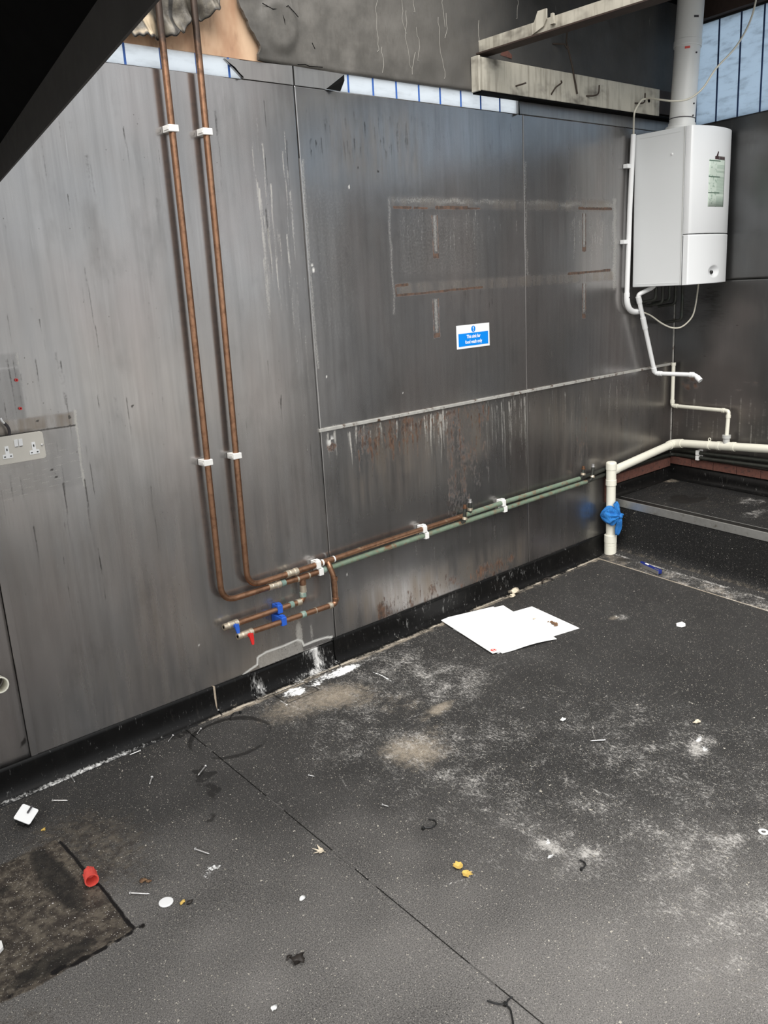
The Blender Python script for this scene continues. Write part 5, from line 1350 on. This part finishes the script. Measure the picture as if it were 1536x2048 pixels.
MB().tube(smooth_path([(0.826, -0.012, 1.128), (0.827, -0.018, 1.145), (0.822, -0.024, 1.160), (0.814, -0.028, 1.170)], 5), 0.0045, 10).build('sheath', M['dark_grey'], cc)
MB().tube(smooth_path([(0.8135, -0.028, 1.1705), (0.808, -0.030, 1.178), (0.805, -0.031, 1.187)], 5), 0.0028, 8).build('core', M['white_plastic'], cc)
sp = thing('pipe_stub', (0.662, -0.06, 0.38), 'open white pipe stub sticking out of the wall at the left edge', 'pipe')
MB().lathe((0.664, 0.0, 0.392), (0.659, -0.082, 0.409), [(0, 0.0245), (0.083, 0.0245), (0.083, 0.0205), (0.03, 0.0200)], 24).build('tube', M['pvc_aged'], sp)
MB().lathe((0.664, -0.004, 0.393), (0.663, -0.020, 0.396), [(0, 0.026), (0.010, 0.026), (0.010, 0.0245)], 24).build('collar', M['soot_black'], sp)

sg = thing('safety_sign', (2.859, -0.001, 1.206), 'blue and white sink notice stuck on the upper steel sheet', 'sign')
SX0, SX1, SZ0, SZ1, SY = 2.753, 2.965, 1.207, 1.308, -0.0025
MB().box(SX0, SX1, SY, -0.0006, SZ0, SZ1).build('plate', M['sign_white'], sg, bevel=0.0006)
pnl = MB().box(SX0 + 0.010, SX1 - 0.010, SY - 0.0004, SY - 0.0001, SZ0 + 0.010, SZ0 + 0.0655).build('blue_panel', M['sign_blue'], sg)
text_mesh('lettering', 'This sink for', 0.0205, M['sign_white'], sg, (2.859, SY - 0.0007, SZ0 + 0.0435), (1, 0, 0), (0, 0, 1), 0.0001, width=0.86, offset=0.0006)
text_mesh('lettering', 'food wash only', 0.0205, M['sign_white'], sg, (2.859, SY - 0.0007, SZ0 + 0.0205), (1, 0, 0), (0, 0, 1), 0.0001, width=0.86, offset=0.0006)
dsc = MB().prism([(2.859 + 0.0135 * math.cos(q), SZ0 + 0.0815 + 0.0135 * math.sin(q)) for q in np.linspace(0, 2 * math.pi, 28, endpoint=False)], SY - 0.0004, SY - 0.0001, lambda u, v, w: (u, w, v)).build('mandatory_disc', M['sign_blue'], sg)
MB().prism([(2.8558, SZ0 + 0.0905), (2.8622, SZ0 + 0.0905), (2.8603, SZ0 + 0.0775), (2.8577, SZ0 + 0.0775)], SY - 0.0008, SY - 0.0005, lambda u, v, w: (u, w, v)).prism([(2.859 + 0.0021 * math.cos(q), SZ0 + 0.0738 + 0.0021 * math.sin(q)) for q in np.linspace(0, 2 * math.pi, 12, endpoint=False)], SY - 0.0008, SY - 0.0005, lambda u, v, w: (u, w, v)).build('exclamation_mark', M['sign_white'], sg)

# ------------------------------------------------------------------ blue bag knotted round the stack
bag = thing('plastic_bag', (3.82, -0.07, 0.19), 'bright blue plastic bag knotted round the waste pipe stack', 'bag')
rt = Vector((0.56, -0.83, 0)); tc = Vector((-0.83, -0.56, 0)); up = Vector((0, 0, 1))
bc = Vector((X0, Y0, 0.232)) + tc * 0.018
def bag_body():
    nu, nv = 96, 40
    knot = bc + rt * 0.050 + up * 0.000 + tc * 0.022
    P = np.zeros((nu + 1, nv, 3))
    for i in range(nu + 1):
        a = 2 * math.pi * i / nu
        for j in range(nv):
            t = j / (nv - 1)
            r = (math.sin(math.pi * min(1, t * 1.0)) ** 0.75) * (1 - 0.25 * t) + 0.002
            fold = 1 + 0.22 * math.sin(a * 9 + 3 * t) * t + 0.10 * math.sin(a * 5 + 7 * t + 1) + 0.10 * math.sin(a * 13 - 6 * t) * t + 0.06 * math.sin(a * 3 - 9 * t)
            ax_ = -0.056 + 0.106 * t                    # along rt, gathers to the knot at t = 1
            c = bc + rt * ax_ + tc * (0.006 + 0.016 * t)
            p = c + up * (0.056 * r * fold * math.cos(a)) + tc * (0.046 * r * fold * math.sin(a))
            P[i, j] = p
    grid_obj('bag_body', P, M['bag'], bag)
    blob('knot', tuple(knot - up * 0.014), 0.015, M['bag'], bag, 4, (1, 1, 1.0), 3, 0.3)
    def tailp(pts, ws):
        L = []
        for (p, w) in zip(smooth_path(pts, 5), np.interp(np.linspace(0, 1, 5 * (len(pts) - 1) + 1), np.linspace(0, 1, len(ws)), ws)):
            L.append([p + rt * w * k + tc * (0.006 * math.sin(k * 5 + w * 90)) for k in (-1, -0.5, 0, 0.5, 1)])
        return np.array([[tuple(q) for q in row] for row in L])
    grid_obj('tied_end', tailp([knot, knot + rt * -0.014 + up * 0.03 + tc * 0.008, knot + rt * -0.022 + up * 0.062, knot + rt * -0.022 + up * 0.078 - tc * 0.006], [0.006, 0.012, 0.016, 0.006]), M['bag'], bag, thick=tuple(tc * -0.003))
    grid_obj('tied_end', tailp([knot, knot + rt * -0.004 - up * 0.03 + tc * 0.008, knot + rt * -0.010 - up * 0.07, knot + rt * -0.016 - up * 0.108], [0.006, 0.014, 0.018, 0.010]), M['bag'], bag, thick=tuple(tc * -0.003))
bag_body()

# ------------------------------------------------------------------ white boards on the floor
def board(name, c00, c10, c11, c01, zf, th, label, group='white boards dropped on the floor'):
    n = 14
    c00, c10, c11, c01 = (np.array(c, float) for c in (c00, c10, c11, c01))
    U, V = np.meshgrid(np.linspace(0, 1, n), np.linspace(0, 1, n), indexing='ij')
    XY = c00 * ((1 - U) * (1 - V))[..., None] + c10 * (U * (1 - V))[..., None] + c11 * (U * V)[..., None] + c01 * ((1 - U) * V)[..., None]
    Z = zf(U, V)
    mb = MB()
    idx = lambda i, j: i * n + j
    top = [(XY[i, j, 0], XY[i, j, 1], Z[i, j] + th) for i in range(n) for j in range(n)]
    bot = [(XY[i, j, 0], XY[i, j, 1], Z[i, j]) for i in range(n) for j in range(n)]
    N = n * n
    fs = [(idx(i, j), idx(i + 1, j), idx(i + 1, j + 1), idx(i, j + 1)) for i in range(n - 1) for j in range(n - 1)]
    fs += [(N + a, N + d, N + c, N + b) for a, b, c, d in fs]
    rim = [idx(i, 0) for i in range(n)] + [idx(n - 1, j) for j in range(1, n)] + [idx(i, n - 1) for i in range(n - 2, -1, -1)] + [idx(0, j) for j in range(n - 2, 0, -1)]
    fs += [(rim[k], rim[(k + 1) % len(rim)], N + rim[(k + 1) % len(rim)], N + rim[k]) for k in range(len(rim))]
    mb.add(top + bot, fs)
    o = mb.build(name, M['paper'], None, label=label, cat='board', group=group)
    return o
FB = 0.0012
b2 = board('white_board', (2.971, -0.220), (2.902, -0.538), (2.470, -0.445), (2.536, -0.127), lambda u, v: FB + 0 * u, 0.0022, 'white board with brown crumbs on it, nearest the far platform')
b1 = board('white_board', (2.600, -0.026), (2.478, -0.462), (2.740, -0.540), (2.890, -0.114), lambda u, v: FB + 0.0030 + 0.006 * np.sin(np.clip((v - 0.2) / 0.8, 0, 1) * math.pi) * u ** 3, 0.0022, 'clean white board, long edge beside the skirting, under the sticker board')
b3 = board('white_board', (2.566, -0.012), (2.446, -0.438), (2.722, -0.520), (2.842, -0.094), lambda u, v: FB + 0.0062 + 0.006 * np.sin(np.clip((v - 0.2) / 0.8, 0, 1) * math.pi) * u ** 3, 0.0022, 'topmost white board, with a small red round sticker at its corner')
stk = MB().prism([(2.471 + 0.0125 * math.cos(q), -0.4215 + 0.0125 * math.sin(q)) for q in np.linspace(0, 2 * math.pi, 24, endpoint=False)], FB + 0.0085, FB + 0.0089).build('round_sticker', M['red_faded'], None)
b3_ = b3
stk.parent = b3_; stk.location = stk.location - b3_.location
sq = MB().tube([(2.4655, -0.4185, FB + 0.0092), (2.470, -0.4165, FB + 0.0092), (2.4735, -0.420, FB + 0.0092), (2.468, -0.425, FB + 0.0092), (2.466, -0.4285, FB + 0.0092), (2.4715, -0.430, FB + 0.0092), (2.477, -0.4265, FB + 0.0092)], 0.0011, 6).build('sticker_mark', M['paper'], None)
sq.parent = stk; sq.location = sq.location - b3_.location - stk.location
TOPB = FB + 0.0022
k = 0
for (x, y, r, m_, lb) in ((2.862, -0.432, 0.009, 'brown_bit', 'largest brown crumb on the white board'), (2.872, -0.412, 0.006, 'brown_bit', 'brown crumb beside the largest on the white board'), (2.850, -0.448, 0.007, 'brown_bit', 'brown crumb nearest the board edge'),
                          (2.868, -0.395, 0.0035, 'brown_bit', 'smallest brown crumb on the white board')):
    blob('crumb', (x, y, TOPB + 0.0002), r, M[m_], None, k, (1.3, 1, 0.6), 2, 0.4, label=lb, cat='crumb', group='crumbs on the white board'); k += 1
blob('plaster_flake', (2.856, -0.326, TOPB + 0.0002), 0.007, M['pale_leaf'], None, 9, (1.2, 0.6, 0.25), 2, 0.3, label='pale curled flake on the white board', cat='flake')

# ------------------------------------------------------------------ utility knife
kn = thing('utility_knife', (3.755, -0.358, 0.004), 'dark blue utility knife lying on the dusty cove strip', 'knife')
ka = Vector((3.722, -0.437, 0)); kb_ = Vector((3.787, -0.279, 0))
kd = (kb_ - ka).normalized(); kp = Vector((kd.y, -kd.x, 0)); kl = (kb_ - ka).length
def kmap(z): return lambda u, v, w: tuple(ka + kd * (u * kl) + kp * v + Vector((0, 0, w)))
low = [(0.0, -0.010), (0.02, -0.013), (0.35, -0.0125), (0.7, -0.014), (0.92, -0.009), (0.985, -0.002), (0.99, 0.006), (0.9, 0.0115), (0.6, 0.010), (0.35, 0.009), (0.08, 0.0125), (0.0, 0.010)]
MB().prism(low, 0.0075, 0.0275, kmap(0)).build('body', M['knife_blue'], kn, bevel=0.003)
MB().prism([(0.01, -0.0142), (0.35, -0.0138), (0.72, -0.0150), (0.93, -0.0105), (0.93, -0.0085), (0.70, -0.0125), (0.35, -0.0112), (0.01, -0.0115)], 0.006, 0.0245, kmap(0)).build('metal_edge', M['zinc'], kn)
MB().prism([(0.04, -0.0105), (0.22, -0.0105), (0.20, -0.003), (0.05, -0.003)], 0.0276, 0.0285, kmap(0)).build('end_plate', M['zinc'], kn)
MB().prism([(0.985, -0.001), (1.08, 0.004), (0.985, 0.006)], 0.015, 0.016, kmap(0)).build('blade', M['zinc'], kn)
for u in (0.62, 0.70):
    p = ka + kd * (u * kl) + kp * 0.001
    MB().lathe((p.x, p.y, 0.0272), (p.x, p.y, 0.0292), [(0, 0.0065), (0.002, 0.0065), (0.002, 0)], 14).build('button', M['white_plastic'], kn)

# ------------------------------------------------------------------ nails and screws
def nail(a, b_, r, hr, label, i, zt=0.0):
    """Head at a, point at b."""
    A = Vector((a[0], a[1], hr * 0.9 + 0.0012)); B = Vector((b_[0], b_[1], r + 0.0012))
    t = thing('nail', (A.x, A.y, 0.0015), label, 'nail', 'nails and screws lying on the floor')
    L = (B - A).length
    MB().lathe(A, B, [(0.001, r), (L * 0.88, r), (L, 0.0003)], 8).build('shank', M['zinc'], t)
    MB().lathe(A, B, [(0, 0), (0, hr), (0.0015, hr), (0.003, r)], 10).build('head', M['zinc'], t)
for i, (a, b_, r, hr, lb) in enumerate((
    ((1.066, -0.059), (1.027, -0.055), 0.0024, 0.0048, 'long bright nail close to the skirting, left of the damp ring'),
    ((0.830, -0.043), (0.826, -0.082), 0.0022, 0.0055, 'round-headed nail beside the skirting, above the switch module'),
    ((0.733, -0.134), (0.768, -0.166), 0.0022, 0.0050, 'nail lying just right of the white-topped switch module'),
    ((1.015, -0.245), (0.991, -0.274), 0.0026, 0.0055, 'short stout nail alone in the middle of the dark floor left of the trail'),
    ((1.196, -0.048), (1.163, -0.072), 0.0020, 0.0042, 'thin nail against the skirting beside the damp ring'),
    ((1.289, -0.080), (1.262, -0.099), 0.0018, 0.0045, 'tiny nail inside the damp ring beside the floor joint'),
    ((1.172, -0.314), (1.126, -0.344), 0.0026, 0.0045, 'nail lying in the damp trail below the ring'),
    ((0.926, -0.678), (0.945, -0.724), 0.0024, 0.0055, 'nail above the white paint splash'),
    ((0.713, -0.716), (0.749, -0.754), 0.0026, 0.0058, 'long nail between the red cap and the white disc'),
    ((2.182, -1.163), (2.145, -1.129), 0.0026, 0.0044, 'grey nail alone on the right side of the floor'),
    ((1.374, -0.608), (1.384, -0.626), 0.0020, 0.0042, 'tiny screw near the middle of the floor joint'),
    ((1.430, -0.899), (1.438, -0.918), 0.0020, 0.0042, 'tiny screw above the black curved cable tie'))):
    nail(a, b_, r, hr, lb, i)

# ------------------------------------------------------------------ cable ties
def cable_tie(paths, head, label, r=0.0019, hs=0.0042):
    t = thing('cable_tie', (head[0], head[1], 0.001), label, 'cable tie', 'cut cable ties on the floor')
    for p in paths:
        MB().tube(smooth_path([(x, y, z) for x, y, z in p], 6), r, 8).build('strap', M['black_plastic'], t)
    MB().box(head[0] - hs, head[0] + hs, head[1] - hs, head[1] + hs, 0.0015, 0.009).build('head', M['black_plastic'], t, bevel=0.001)
cable_tie([[(1.452, -0.080, 0.005), (1.440, -0.072, 0.008), (1.424, -0.074, 0.006), (1.406, -0.088, 0.0035), (1.399, -0.100, 0.0035)]], (1.453, -0.081), 'black cable tie curled on the damp ring near the skirting')
cable_tie([[(1.436, -1.070, 0.005), (1.455, -1.083, 0.004), (1.474, -1.081, 0.004), (1.484, -1.066, 0.004), (1.476, -1.048, 0.004)]], (1.434, -1.070), 'black cable tie bent to a hook in the middle of the floor')
cable_tie([[(1.626, -1.465, 0.004), (1.626, -1.482, 0.004), (1.612, -1.490, 0.004), (1.599, -1.489, 0.005)]], (1.597, -1.491), 'small bent black cable tie on the right of the floor', 0.0018, 0.003)
cable_tie([[(1.109, -1.601, 0.005), (1.116, -1.618, 0.005), (1.128, -1.634, 0.006), (1.142, -1.632, 0.006), (1.154, -1.633, 0.006)], [(1.129, -1.635, 0.006), (1.127, -1.650, 0.004), (1.119, -1.660, 0.004), (1.107, -1.674, 0.004), (1.09, -1.69, 0.004)]], (1.129, -1.634), 'black cable tie with forked tails at the near floor joint')

# ------------------------------------------------------------------ leaves
def leaf(c, rot, lobes, size, mat, label, name='dead_leaf', inset=0.32):
    t = thing(name, (c[0], c[1], 0.001), label, 'leaf', 'dead leaves on the floor')
    out = []
    for k, (a, L, w) in enumerate(lobes):
        a0 = rot + a
        out += [((L * size) * math.cos(a0), (L * size) * math.sin(a0))]
        a1 = rot + a + w
        out += [(inset * size * math.cos(a1), inset * size * math.sin(a1))]
    n = len(out)
    h = lambda x, y: 0.003 + 0.12 * (x * x + y * y) / size + 0.0015 * math.sin(x * 300)
    top = [(c[0], c[1], 0.005)] + [(c[0] + x, c[1] + y, 0.004 + h(x, y)) for x, y in out]
    bot = [(x, y, z - 0.0008) for x, y, z in top]
    N = n + 1
    fs = [(0, 1 + i, 1 + (i + 1) % n) for i in range(n)] + [(N, N + 1 + (i + 1) % n, N + 1 + i) for i in range(n)] + [(1 + i, N + 1 + i, N + 1 + (i + 1) % n, 1 + (i + 1) % n) for i in range(n)]
    MB().add(top + bot, fs).build('blade', mat, t)
    a = rot + math.pi
    MB().tube([(c[0], c[1], 0.0045), (c[0] + 0.5 * size * math.cos(a), c[1] + 0.5 * size * math.sin(a), 0.0025)], 0.0008, 6).build('stalk', mat, t)
leaf((1.169, -0.940), 2.2, [(0, 1.0, 0.35), (0.75, 0.95, 0.35), (1.5, 0.6, 0.4), (2.4, 0.3, 0.6), (-1.6, 0.35, 0.4), (-0.8, 1.0, 0.4)], 0.026, M['pale_leaf'], 'pale three-lobed dead leaf beside the floor joint')
leaf((1.384, -1.255), 1.2, [(0, 1.0, 0.3), (0.6, 0.95, 0.3), (1.3, 0.9, 0.35), (2.2, 0.7, 0.4), (3.2, 0.6, 0.5), (-1.7, 0.7, 0.4), (-0.8, 0.95, 0.35)], 0.018, M['yellow_leaf'], 'yellow rounded dead leaf, farther of the yellow pair', inset=0.72)
leaf((1.376, -1.289), -1.2, [(0, 1.1, 0.3), (0.7, 0.95, 0.35), (1.5, 0.75, 0.4), (2.6, 0.6, 0.5), (-1.7, 0.75, 0.4), (-0.8, 1.0, 0.35)], 0.019, M['yellow_leaf'], 'yellow pointed dead leaf, nearer of the yellow pair', inset=0.6)

# ------------------------------------------------------------------ switch module lying on the floor
sm = thing('switch_module', (0.624, -0.208, 0.0), 'white square switch module with black back lying near the skirting', 'switch')
a_ = Vector((0.615, -0.675, -0.405)).normalized(); b0 = Vector((0.62, 0.66, 0.42))
b_ = (b0 - a_ * b0.dot(a_)).normalized(); n_ = a_.cross(b_).normalized()
if n_.z < 0: n_ = -n_
pc = Vector((0.632, -0.205, 0.041))
def rrect(h, r, n=4):
    pts = []
    for cx, cy, s0 in ((h - r, h - r, 0), (-h + r, h - r, 1), (-h + r, -h + r, 2), (h - r, -h + r, 3)):
        pts += [(cx + r * math.cos((s0 + k / n) * math.pi / 2), cy + r * math.sin((s0 + k / n) * math.pi / 2)) for k in range(n + 1)]
    return pts
pm = lambda u, v, w: tuple(pc + a_ * u + b_ * v + n_ * w)
MB().prism(rrect(0.026, 0.005), -0.004, 0.0, pm).build('face', M['white_plastic'], sm, bevel=0.0008)
MB().prism(rrect(0.0225, 0.002), -0.026, -0.0042, pm).build('back', M['black_plastic'], sm)
MB().prism([(-0.024, -0.012), (-0.031, -0.010), (-0.031, 0.010), (-0.024, 0.012)], -0.022, -0.008, pm).build('side_lug', M['black_plastic'], sm)
MB().prism([(-0.012, -0.0225), (0.012, -0.0225), (0.010, -0.029), (-0.010, -0.029)], -0.022, -0.010, pm).build('side_lug', M['black_plastic'], sm)
MB().prism([(0.000, 0.002), (0.005, 0.002), (0.005, 0.0275), (0.000, 0.0275)], 0.0003, 0.006, pm).build('lever', M['dark_grey'], sm, bevel=0.0008)

# ------------------------------------------------------------------ red cap, white disc, washer, scraps
rc = thing('wire_connector', (0.662, -0.59, 0.0), 'hollow red plastic cap lying on the torn floor edge', 'plastic piece')
A = Vector((0.6705, -0.552, 0.020)); B = Vector((0.656, -0.612, 0.0195)); L = (B - A).length
MB().lathe(A, B, [(0, 0), (0, 0.004), (0.010, 0.005), (0.012, 0.010), (0.020, 0.0150), (0.030, 0.0165), (L - 0.006, 0.0172), (L - 0.006, 0.0185), (L, 0.0185), (L, 0.0150), (0.030, 0.0135), (0.026, 0.0)], 22).build('shell', M['red_faded'], rc)
for q in range(8):
    an = q * math.pi / 4
    d = (B - A).normalized(); u = d.cross(Vector((0, 0, 1))).normalized(); w = d.cross(u)
    c = A + d * 0.037 + (u * math.cos(an) + w * math.sin(an)) * 0.0168
    MB().obox(c, d, (u * math.cos(an) + w * math.sin(an)), (u * -math.sin(an) + w * math.cos(an)), 0.013, 0.0008, 0.0012).build('grip_rib', M['red_faded'], rc)
MB().lathe((0.765, -0.812, 0.0016), (0.765, -0.812, 0.0052), [(0, 0), (0, 0.0185), (0.0022, 0.0185), (0.0032, 0.0165), (0.0036, 0)], 26).build('plastic_disc', M['white_plastic'], None, label='flat white plastic disc on the floor near the red cap', cat='disc')
MB().lathe((2.067, -1.748, 0.0016), (2.067, -1.748, 0.0036), [(0, 0.0065), (0, 0.013), (0.002, 0.013), (0.002, 0.0065), (0, 0.0065)], 24).build('washer', M['white_chip'], None, label='white ring washer on the floor at the right edge', cat='washer')
def scrap(poly, z0, z1, mat, name, label, cat, tilt=0.0, **k):
    cx = sum(p[0] for p in poly) / len(poly); cy = sum(p[1] for p in poly) / len(poly)
    return MB().prism(poly, z0, z1, lambda u, v, w: (u, v, w + max(0, tilt * ((u - cx) + 0.02)))).build(name, M[mat], None, label=label, cat=cat, **k)
scrap([(0.36, -0.655), (0.385, -0.632), (0.408, -0.652), (0.404, -0.676), (0.385, -0.690), (0.355, -0.68)], 0.002, 0.010, 'white_chip', 'plastic_shard', 'creamy white shard cut off by the left edge', 'shard')
scrap([(3.186, -0.838), (3.205, -0.826), (3.228, -0.838), (3.222, -0.858), (3.205, -0.869), (3.190, -0.860)], 0.002, 0.005, 'white_chip', 'plaster_flake', 'white rounded flake right of the boards', 'flake', 0.15)
for k, (x, y, r, m_, lb) in enumerate(((3.045, -0.050, 0.022, 'pale_leaf', 'crumpled tan lump by the skirting behind the boards'), (3.010, -0.068, 0.013, 'pale_leaf', 'flat tan lump next to the crumpled one'), (0.890, -1.215, 0.013, 'dark_bit', 'dark brown crumpled scrap on the near floor'),
                                       (0.880, -1.192, 0.005, 'dark_bit', 'small dark bead beside the crumpled scrap'), (0.761, -0.696, 0.008, 'brown_bit', 'glossy brown crumb above the long nail'), (0.772, -0.706, 0.005, 'brown_bit', 'small brown crumb right of the glossy one'),
                                       (0.795, -0.845, 0.006, 'yellow_leaf', 'yellow crumb right of the white disc'), (0.806, -0.858, 0.007, 'dark_bit', 'dark twisted crumb right of the yellow crumb'), (0.655, -0.262, 0.006, 'yellow_leaf', 'yellow crumb below the switch module'),
                                       (2.20, -0.98, 0.009, 'white_chip', 'white crumb with a tail in the middle right floor'), (2.49, -1.32, 0.010, 'pale_leaf', 'pale yellow crumb on the right floor'), (1.02, -1.055, 0.008, 'white_chip', 'white crumb on the floor below the pale leaf'), (0.77, -1.29, 0.007, 'white_chip', 'white oval crumb at the near left floor'))):
    blob('floor_crumb', (x, y, 0.001), r, M[m_], None, 20 + k, (1.2, 0.9, 0.55), 2, 0.45, label=lb, cat='crumb', group='crumbs on the floor')
MB().tube(smooth_path([(3.25, -0.06, 0.004), (3.28, -0.045, 0.012), (3.315, -0.05, 0.012), (3.33, -0.07, 0.004)], 5), 0.004, 8).build('bark_strip', M['dark_bit'], None, label='dark curled strip by the skirting before the platform', cat='strip')
